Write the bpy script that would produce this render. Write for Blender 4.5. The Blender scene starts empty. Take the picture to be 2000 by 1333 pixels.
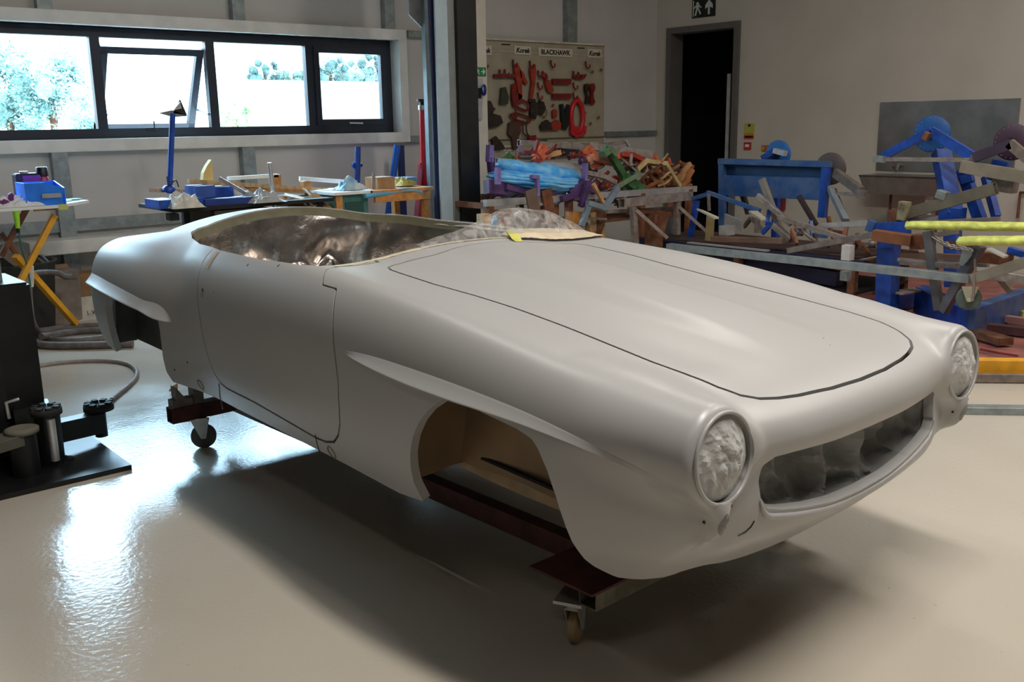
import bpy, bmesh, math, random
import numpy as np
from mathutils import Matrix, Vector, noise
random.seed(7)
SC=bpy.context.scene
COL=SC.collection
pi=math.pi
# ------------------------------------------------------------------ camera
FPX=1878.5
CAM=np.array([0,0,1.55])
FW=np.array([0.62859,0.74581,-0.22056]); RI=np.array([0.76217,-0.64717,-0.01621]); UP=np.array([0.15483,0.15792,0.97524])
cd=bpy.data.cameras.new('camera'); cam=bpy.data.objects.new('camera',cd); COL.objects.link(cam)
cd.sensor_width=36; cd.lens=FPX*36/2000; cd.clip_start=.05; cd.clip_end=300
cam.matrix_world=Matrix([[RI[i],UP[i],-FW[i],CAM[i]] for i in range(3)]+[[0,0,0,1]])
SC.camera=cam
# ------------------------------------------------------------------ daylight sky
w=bpy.data.worlds.new('daylight'); SC.world=w; w.use_nodes=True
nt=w.node_tree; bg=nt.nodes['Background']
bg.inputs[0].default_value=(.74,.90,1,1); bg.inputs[1].default_value=5.0
# ------------------------------------------------------------------ exposure
vs=SC.view_settings; vs.view_transform='Standard'; vs.look='None'; vs.gamma=1; vs.use_curve_mapping=False; vs.exposure=0.12
# ------------------------------------------------------------------ lights: fluorescent battens under the roof
LAMPS=[(2.3,0.6),(2.0,4.4),(5.6,0.4),(5.6,3.6),(-.8,1.2),(8.6,1.0)]
LAMP_Z=4.7
for i,(x,y) in enumerate(LAMPS):
    l=bpy.data.lights.new('tube_light','AREA'); l.shape='RECTANGLE'; l.size=.35; l.size_y=2.2
    l.energy=[142,24,76,50,10,38][i]; l.color=(1,.945,.875)
    o=bpy.data.objects.new('tube_light',l); COL.objects.link(o); o.location=(x,y,LAMP_Z-.1)
# the bright sky above the yard outside the long window
l=bpy.data.lights.new('window_daylight','AREA'); l.shape='RECTANGLE'; l.size=14; l.size_y=6.5; l.energy=9800; l.color=(.50,.74,1)
o=bpy.data.objects.new('window_daylight',l); COL.objects.link(o); o.location=(4,14,6.4); o.rotation_euler=(Vector((3.6,6,.8))-o.location).to_track_quat('-Z','Y').to_euler()
# ------------------------------------------------------------------ helpers
def ray(px,py): return FW+RI*((px-1000)/FPX)-UP*((py-666.5)/FPX)
def at(px,py,Y=None,X=None,z=None):
    "point of the place seen at this spot of the photo, on the plane Y, X or z"
    d=ray(px,py)
    t=(Y-CAM[1])/d[1] if Y is not None else ((X-CAM[0])/d[0] if X is not None else (z-CAM[2])/d[2])
    return Vector(CAM+d*t)
MATS={}
def mat(name,col,rough=.6,metal=0.,var=.12,scale=9.,bump=0.,bscale=40.,col2=None,trans=0.,spec=.5,coat=0.):
    if name in MATS: return MATS[name]
    m=bpy.data.materials.new(name); m.use_nodes=True; nt=m.node_tree; b=nt.nodes['Principled BSDF']
    b.inputs['Roughness'].default_value=rough; b.inputs['Metallic'].default_value=metal
    b.inputs['Specular IOR Level'].default_value=spec
    if coat: b.inputs['Coat Weight'].default_value=coat
    tc=nt.nodes.new('ShaderNodeTexCoord'); nz=nt.nodes.new('ShaderNodeTexNoise')
    nz.inputs['Scale'].default_value=scale; nz.inputs['Detail'].default_value=4
    nt.links.new(tc.outputs['Object'],nz.inputs['Vector'])
    r=nt.nodes.new('ShaderNodeValToRGB'); nt.links.new(nz.outputs['Fac'],r.inputs['Fac'])
    c2=col2 if col2 else tuple(min(1,c*(1+var)) for c in col)
    c1=col if col2 else tuple(c*(1-var) for c in col)
    r.color_ramp.elements[0].position=.38; r.color_ramp.elements[1].position=.62
    r.color_ramp.elements[0].color=(*c1,1); r.color_ramp.elements[1].color=(*c2,1)
    nt.links.new(r.outputs[0],b.inputs['Base Color'])
    if trans: b.inputs['Transmission Weight'].default_value=trans
    if bump:
        n2=nt.nodes.new('ShaderNodeTexNoise'); n2.inputs['Scale'].default_value=bscale; n2.inputs['Detail'].default_value=5
        nt.links.new(tc.outputs['Object'],n2.inputs['Vector'])
        bp=nt.nodes.new('ShaderNodeBump'); bp.inputs['Strength'].default_value=bump; bp.inputs['Distance'].default_value=.01
        nt.links.new(n2.outputs['Fac'],bp.inputs['Height']); nt.links.new(bp.outputs[0],b.inputs['Normal'])
    MATS[name]=m; return m
class MB:
    "collects shapes (world coordinates) for ONE mesh object"
    def __init__(s): s.v=[]; s.f=[]; s.sm=[]
    def add(s,vs,fs,smooth=False):
        n=len(s.v); s.v+=[Vector(v) for v in vs]; s.f+=[[i+n for i in f] for f in fs]; s.sm+=[smooth]*len(fs); return s
    def box(s,c,d,rz=0,rx=0,ry=0,bev=0):
        M=Matrix.Rotation(rz,3,'Z')@Matrix.Rotation(ry,3,'Y')@Matrix.Rotation(rx,3,'X')
        bm=bmesh.new(); bmesh.ops.create_cube(bm,size=1)
        for v in bm.verts: v.co=Vector((v.co.x*d[0],v.co.y*d[1],v.co.z*d[2]))
        if bev: bmesh.ops.bevel(bm,geom=bm.edges[:],offset=bev,segments=2,affect='EDGES')
        bm.verts.ensure_lookup_table()
        s.add([M@v.co+Vector(c) for v in bm.verts],[[v.index for v in f.verts] for f in bm.faces]); bm.free(); return s
    def _frame(s,d,up=(0,0,1)):
        d=Vector(d).normalized(); u=Vector(up)
        if abs(d.dot(u))>.97: u=Vector((0,1,0))
        x=d.cross(u).normalized(); y=x.cross(d).normalized(); return d,x,y
    def bar(s,p,q,w,h=None,up=(0,0,1),hollow=False,bev=.0015):
        "rectangular section beam from p to q, w wide, h high; optionally an open tube"
        h=h or w; p=Vector(p); q=Vector(q); d,x,y=s._frame(q-p,up)
        def ring(c,a,b): return [c+x*a*i+y*b*j for i,j in ((-1,-1),(1,-1),(1,1),(-1,1))]
        a,b=w/2,h/2; e=min(bev,min(a,b)*.4)
        def oct_(c): return [c+x*i+y*j for i,j in ((-a+e,-b),(a-e,-b),(a,-b+e),(a,b-e),(a-e,b),(-a+e,b),(-a,b-e),(-a,-b+e))]
        V=oct_(p)+oct_(q); F=[[i,(i+1)%8,8+(i+1)%8,8+i] for i in range(8)]
        if hollow and min(w,h)>.012:
            t=min(.004,min(w,h)*.15)
            V+=ring(p,a-t,b-t)+ring(q,a-t,b-t)
            L=min((q-p).length*.3,.06)
            V+=ring(p+d*L,a-t,b-t)+ring(q-d*L,a-t,b-t)
            m={0:0,1:0,2:1,3:1,4:1,5:1,6:1,7:1}
            for (o,i0,i1,fl) in ((0,16,24,1),(8,20,28,0)):
                cyc=[(0,1,[0,1]),(2,3,[1,2]),(4,5,[2,3]),(6,7,[3,0])]
                for (u1,u2,(k1,k2)) in cyc:
                    f=[o+u1,o+u2,i0+k2,i0+k1]; F.append(f if not fl else f[::-1])
                    f=[i0+k1,i0+k2,i1+k2,i1+k1]; F.append(f if not fl else f[::-1])
                for c_,(a1,k) in enumerate((((1,2),1),((3,4),2),((5,6),3),((7,0),0))):
                    F.append([o+a1[0],o+a1[1],i0+k])
                F.append([i1+j for j in range(4)] if fl else [i1+j for j in range(3,-1,-1)])
        else:
            F+=[list(range(7,-1,-1)),list(range(8,16))]
        return s.add(V,F)
    def cyl(s,p,q,r,r2=None,n=16,cap=True,smooth=True):
        r2=r if r2 is None else r2; p=Vector(p); q=Vector(q); d,x,y=s._frame(q-p)
        V=[p+(x*math.cos(t)+y*math.sin(t))*r for t in [2*pi*i/n for i in range(n)]]
        V+=[q+(x*math.cos(t)+y*math.sin(t))*r2 for t in [2*pi*i/n for i in range(n)]]
        s.add(V,[[i,(i+1)%n,n+(i+1)%n,n+i] for i in range(n)],smooth)
        if cap:
            s.add(V[:n],[list(range(n))[::-1]]); s.add(V[n:],[list(range(n))])
        return s
    def tube(s,pts,r,n=10,smooth=True,cap=True,sub=0):
        P=[Vector(p) for p in pts]
        if sub:
            Q=[]
            for i in range(len(P)-1):
                p0=P[max(i-1,0)];p1=P[i];p2=P[i+1];p3=P[min(i+2,len(P)-1)]
                for k in range(sub):
                    t=k/sub
                    Q.append(.5*((2*p1)+(-p0+p2)*t+(2*p0-5*p1+4*p2-p3)*t*t+(-p0+3*p1-3*p2+p3)*t**3))
            Q.append(P[-1]); P=Q
        x=None; V=[]
        for i,p in enumerate(P):
            d=(P[min(i+1,len(P)-1)]-P[max(i-1,0)]).normalized()
            if x is None: _,x,_y=s._frame(d)
            x=(x-d*x.dot(d)).normalized(); y=d.cross(x)
            rr=r(i/(len(P)-1)) if callable(r) else r
            V+=[p+(x*math.cos(2*pi*k/n)+y*math.sin(2*pi*k/n))*rr for k in range(n)]
        F=[[i*n+k,i*n+(k+1)%n,(i+1)*n+(k+1)%n,(i+1)*n+k] for i in range(len(P)-1) for k in range(n)]
        s.add(V,F,smooth)
        if cap: s.add(V[:n],[list(range(n))[::-1]]); s.add(V[-n:],[list(range(n))])
        return s
    def lathe(s,c,prof,n=24,axis=(0,0,1),smooth=True):
        "profile of (radius, distance along the axis)"
        c=Vector(c); d,x,y=s._frame(Vector(axis)); V=[]
        for r,h in prof: V+=[c+d*h+(x*math.cos(2*pi*k/n)+y*math.sin(2*pi*k/n))*r for k in range(n)]
        F=[[i*n+k,i*n+(k+1)%n,(i+1)*n+(k+1)%n,(i+1)*n+k] for i in range(len(prof)-1) for k in range(n)]
        s.add(V,F,smooth)
        s.add(V[:n],[list(range(n))[::-1]]); s.add(V[-n:],[list(range(n))]); return s
    def prism(s,poly,ext):
        "closed polygon of points pushed along ext"
        P=[Vector(p) for p in poly]; e=Vector(ext); n=len(P)
        return s.add(P+[p+e for p in P],[list(range(n))[::-1],list(range(n,2*n))]+[[i,(i+1)%n,n+(i+1)%n,n+i] for i in range(n)])
    def grid(s,fn,nu,nv,smooth=True,close=False):
        V=[fn(i/nu,j/nv) for i in range(nu+1) for j in range(nv+1)]
        return s.add(V,[[i*(nv+1)+j,(i+1)*(nv+1)+j,(i+1)*(nv+1)+j+1,i*(nv+1)+j+1] for i in range(nu) for j in range(nv)],smooth)
def wloc(o):
    p=Vector((0,0,0)); 
    while o is not None: p=p+o.location; o=o.parent
    return p
def thing(name,label,cat,loc=(0,0,0),group=None,kind=None):
    o=bpy.data.objects.new(name,None); COL.objects.link(o); o.location=loc; o.empty_display_size=.1
    o['label']=label; o['category']=cat
    if group: o['group']=group
    if kind: o['kind']=kind
    return o
def part(name,mb,m,parent,label=None,local=False,thick=0):
    me=bpy.data.meshes.new(name); off=Vector((0,0,0)) if local else wloc(parent)
    me.from_pydata([tuple(v-off) for v in mb.v],[],mb.f); me.polygons.foreach_set('use_smooth',mb.sm); me.update()
    bm=bmesh.new(); bm.from_mesh(me); bmesh.ops.recalc_face_normals(bm,faces=bm.faces) ; bm.to_mesh(me); bm.free()
    me.materials.append(m); o=bpy.data.objects.new(name,me); COL.objects.link(o); o.parent=parent
    if label: o['label']=label
    return o
def solo(name,mb,m,label=None,cat=None,group=None,kind=None):
    "a thing that is one mesh; origin at the middle of its foot"
    lo=Vector([min(v[i] for v in mb.v) for i in range(3)]); hi=Vector([max(v[i] for v in mb.v) for i in range(3)])
    off=Vector(((lo.x+hi.x)/2,(lo.y+hi.y)/2,lo.z))
    me=bpy.data.meshes.new(name); me.from_pydata([tuple(v-off) for v in mb.v],[],mb.f); me.polygons.foreach_set('use_smooth',mb.sm); me.update()
    bm=bmesh.new(); bm.from_mesh(me); bmesh.ops.recalc_face_normals(bm,faces=bm.faces); bm.to_mesh(me); bm.free()
    me.materials.append(m); o=bpy.data.objects.new(name,me); COL.objects.link(o); o.location=off
    if label: o['label']=label
    if cat: o['category']=cat
    if group: o['group']=group
    if kind: o['kind']=kind
    return o
def struct(name,mb,m,parent=None):
    if parent: return part(name,mb,m,parent)
    return solo(name,mb,m,kind='structure')
def text(body,size,loc,rot,m,parent,name='lettering',extrude=.0008,shear=0,bold=0,sx=1,align='CENTER'):
    c=bpy.data.curves.new(name,'FONT'); c.body=body; c.size=size; c.extrude=extrude; c.shear=shear; c.offset=bold
    c.align_x=align; c.align_y='CENTER'
    t=bpy.data.objects.new(name,c); COL.objects.link(t)
    dg=bpy.context.evaluated_depsgraph_get(); me=bpy.data.meshes.new_from_object(t.evaluated_get(dg)); bpy.data.objects.remove(t)
    me.name=name; me.materials.clear(); me.materials.append(m)
    o=bpy.data.objects.new(name,me); COL.objects.link(o); o.parent=parent
    o.location=Vector(loc)-(wloc(parent) if parent else Vector((0,0,0))); o.rotation_euler=rot; o.scale=(sx,1,1); return o
# ------------------------------------------------------------------ materials
WALL=mat('wall_paint',(.60,.585,.56),.8,var=.03,scale=2)
WALLR=mat('lamp_warmed_wall',(.60,.57,.50),.75,var=.03,scale=2)  # warm lamp light on the right wall is put into its colour
TRIMW=mat('white_trim_paint',(.78,.77,.72),.5,var=.06,scale=6)
DFRAME=mat('dark_window_frame',(.016,.022,.035),.4,var=.1)
STEELG=mat('galvanised_steel',(.30,.34,.34),.45,.5,var=.15,scale=14)
STEELP=mat('grey_painted_steel',(.20,.23,.23),.5,.1,var=.1)
BLACK=mat('black_paint',(.006,.007,.008),.4,var=.3)
BLACKM=mat('matt_black',(.008,.008,.008),.8,var=.3)
BLUE=mat('blue_paint',(.012,.065,.36),.38,.0,var=.25,scale=12)
BLUEW=mat('worn_blue_paint',(.02,.085,.28),.42,.1,scale=7,col2=(.075,.14,.29))
LBLUE=mat('bright_blue_plastic',(.02,.20,.85),.35,var=.12)
FILM=mat('light_blue_wrap',(.06,.42,.90),.35,scale=9,col2=(.25,.62,.95))
BARE=mat('bare_steel',(.42,.38,.36),.42,.55,scale=18,col2=(.30,.24,.21))
BARED=mat('dull_steel',(.20,.17,.155),.5,.5,scale=15,col2=(.30,.25,.22))
SILV=mat('bright_steel',(.66,.66,.66),.3,.7,var=.12)
RUST=mat('rusty_steel',(.13,.045,.022),.7,.2,scale=16,col2=(.22,.10,.05))
RUSTO=mat('brown_oxide',(.20,.075,.035),.6,.1,var=.3)
ORANGE=mat('orange_paint',(.62,.13,.05),.45,var=.22)
TAN=mat('tan_paint',(.55,.30,.13),.5,var=.2)
GREEN=mat('green_paint',(.045,.13,.04),.45,var=.25)
PURPLE=mat('purple_paint',(.08,.035,.13),.45,var=.3)
LILAC=mat('lilac_paint',(.22,.16,.42),.45,var=.2)
RED=mat('red_paint',(.40,.018,.015),.38,var=.15)
REDD=mat('dark_red_paint',(.20,.012,.009),.45,var=.3)
REDO=mat('orange_red_paint',(.36,.035,.014),.45,var=.25)
YEL=mat('yellow_paint',(.80,.38,.02),.42,var=.12)
YPAD=mat('yellow_green_padding',(.62,.68,.16),.75,var=.2,scale=16,bump=.5,bscale=60)
WOOD=mat('pale_timber',(.52,.34,.17),.65,var=.2,scale=22)
WOODO=mat('orange_timber',(.50,.22,.06),.55,var=.2,scale=18)
CARD=mat('cardboard',(.42,.24,.12),.85,var=.1,scale=10)
CARDG=mat('grey_cardboard',(.28,.23,.19),.85,var=.15,scale=12)
PAPERW=mat('white_paper',(.80,.80,.78),.8,var=.05)
RUBBER=mat('black_rubber',(.02,.02,.021),.75,var=.3)
RUBG=mat('grey_rubber_hose',(.13,.11,.10),.6,var=.2,scale=20)
HOSEP=mat('pale_grey_hose',(.30,.26,.23),.55,var=.12,scale=20)
STAIN=mat('stainless_steel',(.42,.43,.42),.34,.85,var=.14,scale=4)
BOARD=mat('cream_pegboard',(.40,.36,.26),.7,var=.08,scale=5)
IRON=mat('dark_iron_tool',(.05,.035,.03),.5,.4,var=.3)
SIGNG=mat('sign_green',(.01,.22,.06),.5,var=.03)
SIGNK=mat('dark_sign_green',(.004,.012,.008),.45,var=.03)
SIGNW=mat('sign_white',(.75,.80,.78),.5,var=.02)
SIGNR=mat('sign_red',(.50,.03,.03),.5,var=.05)
SIGNY=mat('sign_yellow',(.50,.50,.08),.5,var=.05)
LIME=mat('lime_green_plastic',(.35,.75,.04),.4,var=.1)
CLOTH=mat('pale_crumpled_cloth',(.62,.58,.50),.85,var=.15,scale=14)
TEALP=mat('dark_green_desk',(.05,.16,.14),.45,var=.15)
# ------------------------------------------------------------------ the building
YW=8.9; XW=10.1; ZC=5.2
def floor_mat():
    m=bpy.data.materials.new('beige_resin_floor'); m.use_nodes=True; nt=m.node_tree; b=nt.nodes['Principled BSDF']
    tc=nt.nodes.new('ShaderNodeTexCoord'); L=nt.links
    n1=nt.nodes.new('ShaderNodeTexNoise'); n1.inputs['Scale'].default_value=.9; n1.inputs['Detail'].default_value=6
    L.new(tc.outputs['Object'],n1.inputs['Vector'])
    r=nt.nodes.new('ShaderNodeValToRGB'); L.new(n1.outputs['Fac'],r.inputs['Fac'])
    r.color_ramp.elements[0].position=.3; r.color_ramp.elements[1].position=.7
    r.color_ramp.elements[0].color=(.52,.465,.385,1); r.color_ramp.elements[1].color=(.59,.535,.455,1)
    # fine dark specks
    n3=nt.nodes.new('ShaderNodeTexNoise'); n3.inputs['Scale'].default_value=38; n3.inputs['Detail'].default_value=3
    L.new(tc.outputs['Object'],n3.inputs['Vector'])
    r3=nt.nodes.new('ShaderNodeValToRGB'); L.new(n3.outputs['Fac'],r3.inputs['Fac'])
    r3.color_ramp.elements[0].position=.20; r3.color_ramp.elements[1].position=.27
    r3.color_ramp.elements[0].color=(.45,.45,.45,1); r3.color_ramp.elements[1].color=(1,1,1,1)
    mx=nt.nodes.new('ShaderNodeMix'); mx.data_type='RGBA'; mx.blend_type='MULTIPLY'; mx.inputs[0].default_value=1
    L.new(r.outputs[0],mx.inputs[6]); L.new(r3.outputs[0],mx.inputs[7]); L.new(mx.outputs[2],b.inputs['Base Color'])
    # worn gloss
    n2=nt.nodes.new('ShaderNodeTexNoise'); n2.inputs['Scale'].default_value=2.2; n2.inputs['Detail'].default_value=7
    L.new(tc.outputs['Object'],n2.inputs['Vector'])
    mr=nt.nodes.new('ShaderNodeMapRange'); mr.inputs[1].default_value=.35; mr.inputs[2].default_value=.65; mr.inputs[3].default_value=.14; mr.inputs[4].default_value=.26
    L.new(n2.outputs['Fac'],mr.inputs[0]); L.new(mr.outputs[0],b.inputs['Roughness'])
    b.inputs['Specular IOR Level'].default_value=.62
    n4=nt.nodes.new('ShaderNodeTexNoise'); n4.inputs['Scale'].default_value=48; n4.inputs['Detail'].default_value=4
    L.new(tc.outputs['Object'],n4.inputs['Vector'])
    bp=nt.nodes.new('ShaderNodeBump'); bp.inputs['Strength'].default_value=.2; bp.inputs['Distance'].default_value=.006
    L.new(n4.outputs['Fac'],bp.inputs['Height']); L.new(bp.outputs[0],b.inputs['Normal'])
    return m
FLOORM=floor_mat()
mb=MB(); mb.box((3.5,2.0,-.05),(13.4,14,.1)); struct('floor',mb,FLOORM)
mb=MB(); mb.box((3.5,2.0,ZC+.05),(13.6,14.2,.1)); struct('ceiling',mb,mat('roof_sheet',(.30,.30,.30),.7,var=.05))
mb=MB(); mb.box((-3.25,2.0,ZC/2),(.1,14,ZC)); struct('wall_left',mb,mat('low_bounce_cladding',(.16,.16,.155),.8,var=.05))  # unseen walls coloured dark to cut the light they bounce back
mb=MB(); mb.box((3.5,-5.05,ZC/2),(13.6,.1,ZC)); struct('wall_back',mb,MATS['low_bounce_cladding'])
# --- long window opening
def wpt(px,py,y=YW): return at(px,py,Y=y)
WX0=.55; WX1=wpt(789,200).x; WZ1=wpt(400,38).z; WZ0=wpt(400,289).z     # outer edge of the white surround
WX0=min(WX0,wpt(0,200).x-1.2)
SB=.105                                                                # surround breadth
ox0,ox1,oz0,oz1=WX0+SB,WX1-SB*.9,WZ0+SB,WZ1-SB
mb=MB()
mb.box(((-3.2+ox0)/2,YW+.05,ZC/2),(ox0+3.2,.1,ZC)); mb.box(((ox1+XW)/2,YW+.05,ZC/2),(XW-ox1,.1,ZC))
mb.box(((ox0+ox1)/2,YW+.05,oz0/2),(ox1-ox0,.1,oz0)); mb.box(((ox0+ox1)/2,YW+.05,(oz1+ZC)/2),(ox1-ox0,.1,ZC-oz1))
wallF=struct('wall_front',mb,WALL)
# surround (deep white lining standing proud of the wall)
mb=MB(); D0,D1=YW-.10,YW+.14; yc=(D0+D1)/2; dd=D1-D0
mb.box(((WX0+WX1)/2,yc,WZ1-SB/2),(WX1-WX0,dd,SB),bev=.004); mb.box(((WX0+WX1)/2,yc,WZ0+SB/2),(WX1-WX0,dd,SB),bev=.004)
mb.box((WX0+SB/2,yc,(WZ0+WZ1)/2),(SB,dd,WZ1-WZ0-2*SB)); mb.box((WX1-SB/2,yc,(WZ0+WZ1)/2),(SB*.95,dd,WZ1-WZ0-2*SB))
struct('trim_1',mb,TRIMW)
# dark frame: vertical members where the photo shows them
FY=YW+.10; fz0,fz1=WZ0+SB,WZ1-SB
def fx(px,py): return at(px,py,Y=FY).x
mul=[fx(190,160)-.0, fx(412,160), fx(604,165)]
xl,xr=WX0+SB,WX1-SB
win=MB(); t=.085; dy=.07
win.box(((xl+xr)/2,FY,fz1-t/2),(xr-xl,dy,t)); win.box(((xl+xr)/2,FY,fz0+t/2),(xr-xl,dy,t))
for x in [xl+.0425]+mul+[xr-.0425]: win.box((x,FY,(fz0+fz1)/2),(.085,dy,fz1-fz0-2*t))
extra=[mul[0]-1.1]
for x in extra: win.box((x,FY,(fz0+fz1)/2),(.085,dy,fz1-fz0-2*t))
W1=struct('window_1',win,DFRAME)
glassm=bpy.data.materials.new('window_glass'); glassm.use_nodes=True; nt=glassm.node_tree; nt.nodes.remove(nt.nodes['Principled BSDF'])
tr=nt.nodes.new('ShaderNodeBsdfTransparent'); gl=nt.nodes.new('ShaderNodeBsdfGlossy'); gl.inputs['Roughness'].default_value=.02; mx=nt.nodes.new('ShaderNodeMixShader'); fr=nt.nodes.new('ShaderNodeFresnel'); fr.inputs[0].default_value=1.3
tr.inputs[0].default_value=(.93,.98,.97,1)
nt.links.new(fr.outputs[0],mx.inputs[0]); nt.links.new(tr.outputs[0],mx.inputs[1]); nt.links.new(gl.outputs[0],mx.inputs[2]); nt.links.new(mx.outputs[0],nt.nodes['Material Output'].inputs[0])
def pane(x0,x1,z0,z1,y=FY):
    m=MB(); m.box(((x0+x1)/2,y,(z0+z1)/2),(x1-x0,.006,z1-z0)); return part('pane',m,glassm,W1)
h=.0425
pane(xl+.08,extra[0]-h,fz0+t,fz1-t); pane(extra[0]+h,mul[0]-h,fz0+t,fz1-t); pane(mul[1]+h,mul[2]-h,fz0+t,fz1-t)
# right-hand casement, closed, with its own sash
m=MB(); a0,a1=mul[2]+h,xr-.0775; c0,c1=fz0+t,fz1-t; st=.06
m.box(((a0+a1)/2,FY-.02,c0+st/2),(a1-a0,.06,st)); m.box(((a0+a1)/2,FY-.02,c1-st/2),(a1-a0,.06,st)); m.box((a0+st/2,FY-.02,(c0+c1)/2),(st,.06,c1-c0-2*st)); m.box((a1-st/2,FY-.02,(c0+c1)/2),(st,.06,c1-c0-2*st))
sash=part('sash',m,DFRAME,W1)
m=MB(); m.box(((a0+a1)/2,FY-.02,(c0+c1)/2),(a1-a0-2*st,.006,c1-c0-2*st)); part('pane',m,glassm,sash)
m=MB(); m.bar(((a0+a1)/2-.06,FY-.065,c0+.02),((a0+a1)/2+.10,FY-.065,c0+.015),.012,.016); part('handle',m,SILV,sash,label='bright handle on the lower rail')
# opened top-hung sash: its head has slid down, its foot leans outwards
b0,b1=mul[0]+h+.01,mul[1]-h-.01
zt=at(300,92,Y=FY).z; L=zt-fz0-t+.10; ang=math.asin(min(.9,.38/L))
R_=Matrix.Rotation(ang,3,'X'); O_=Vector(((b0+b1)/2,FY,zt))
def sp(x,d,off=0): return O_+Vector((x,math.sin(ang)*d+math.cos(ang)*off,-math.cos(ang)*d+math.sin(ang)*off))
m=MB(); hw=(b1-b0)/2; s_=.065; nrm=(sp(0,0,1)-sp(0,0,0))
m.bar(sp(-hw,s_/2),sp(hw,s_/2),.055,s_,up=(sp(0,0)-sp(0,1))); m.bar(sp(-hw,L-s_/2),sp(hw,L-s_/2),.055,s_,up=(sp(0,0)-sp(0,1)))
m.bar(sp(-hw+s_/2,0),sp(-hw+s_/2,L),s_,.055,up=nrm); m.bar(sp(hw-s_/2,0),sp(hw-s_/2,L),s_,.055,up=nrm)
sash=part('sash',m,DFRAME,W1,label='sash tilted open')
m=MB(); m.prism([sp(-hw+s_,s_),sp(hw-s_,s_),sp(hw-s_,L-s_),sp(-hw+s_,L-s_)],nrm*.006); part('pane',m,glassm,sash)
m=MB(); 
for sx in (-1,1): m.bar(Vector((O_.x+sx*hw,FY,fz0+t+.12)),sp(sx*hw,L*.75),.012,.02)
part('stay',m,STEELG,W1)
m=MB(); m.bar(Vector((b0+.35*(b1-b0),FY-.05,fz0+t-.02)),Vector((b0+.44*(b1-b0),FY-.05,fz0+t-.02)),.014,.014); m.cyl((b0+.42*(b1-b0),FY-.05,fz0+t),(b0+.42*(b1-b0),FY-.05,fz0+t+.06),.006); part('handle',m,BLACK,W1)
# cladding joints and posts on the window wall
m=MB()
for px in (128,492): 
    a=at(px,420,Y=YW-.05); m.box((a.x,YW-.045,(WZ0)/2),(.13,.09,WZ0)); 
for px in (85,462,757):
    a=at(px,10,Y=YW-.05); m.box((a.x,YW-.045,(WZ1+ZC)/2),(.12,.09,ZC-WZ1))
for px in (1114,): 
    a=at(px,60,Y=YW-.05); m.box((a.x,YW-.045,(2.5+ZC)/2),(.16,.09,ZC-2.5))
struct('trim_2',m,STEELG)
m=MB(); a=at(100,300,Y=YW).x
for z_ in (.75,): m.box(((a+1.4)/2+.3,YW-.03,z_),(3.2,.06,.10))
# side rails joining the surround to the steel column
for py in (66,272):
    a=at(795,py,Y=YW-.03); b_=at(1270,250,Y=YW-.03); m.box((a.x+.35,YW-.03,a.z),(.7,.06,.07))
a=at(1183,262,Y=YW-.03); b_=at(1280,262,Y=YW-.03); m.box(((a.x+b_.x)/2,YW-.03,a.z),(b_.x-a.x,.06,.06))
struct('trim_3',m,STEELG)
# --- right wall with the doorway
dA=at(1306,56,X=XW); dB=at(1448,40,X=XW); dz=(dA.z+dB.z)/2; y1,y0=dA.y,dB.y     # y1 far jamb, y0 near jamb
mb=MB(); mb.box((XW+.1,(y1+YW+.1)/2,ZC/2),(.2,YW+.1-y1,ZC)); mb.box((XW+.1,(y0-5)/2,ZC/2),(.2,y0+5,ZC)); mb.box((XW+.1,(y0+y1)/2,(dz+ZC)/2),(.2,y1-y0,ZC-dz))
struct('wall_right',mb,WALLR)
fr_=.075
mb=MB(); mb.box((XW+.08,y1-fr_/2,dz/2-fr_/2),(.25,fr_,dz-fr_)); mb.box((XW+.08,y0+fr_/2,dz/2-fr_/2),(.25,fr_,dz-fr_)); mb.box((XW+.08,(y0+y1)/2,dz-fr_/2),(.25,y1-y0,fr_))
D1o=struct('door_1',mb,mat('door_frame_paint',(.13,.125,.12),.5,var=.05))
# dark room beyond the doorway (closed box, painted dark)
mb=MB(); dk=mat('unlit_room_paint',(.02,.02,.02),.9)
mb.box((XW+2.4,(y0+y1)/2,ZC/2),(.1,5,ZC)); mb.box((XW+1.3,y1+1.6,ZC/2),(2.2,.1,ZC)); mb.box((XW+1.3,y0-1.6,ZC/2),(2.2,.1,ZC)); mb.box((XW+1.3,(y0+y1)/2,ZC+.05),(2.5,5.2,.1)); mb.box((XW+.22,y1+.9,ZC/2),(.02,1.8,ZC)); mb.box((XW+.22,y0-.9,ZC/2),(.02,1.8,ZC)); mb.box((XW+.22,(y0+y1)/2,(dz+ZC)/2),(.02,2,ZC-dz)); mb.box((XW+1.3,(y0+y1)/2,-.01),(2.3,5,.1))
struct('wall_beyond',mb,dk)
# half-open door leaf seen edge on, with pale edge strip
a=at(1420,195,X=XW+.16)
mb=MB(); mb.box((XW+.55,y0+fr_+.10,1.12),(.80,.045,2.2)); leaf=part('door_leaf',mb,mat('dark_door',(.03,.032,.03),.6),D1o)
mb=MB(); p1=at(1423,192,X=XW+.14); mb.box((XW+.14,p1.y,(p1.z+.9)/2+.45*0),(.02,.05,p1.z-.3)); part('edge_strip',mb,mat('pale_edge',(.50,.52,.50),.5),leaf)
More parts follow.
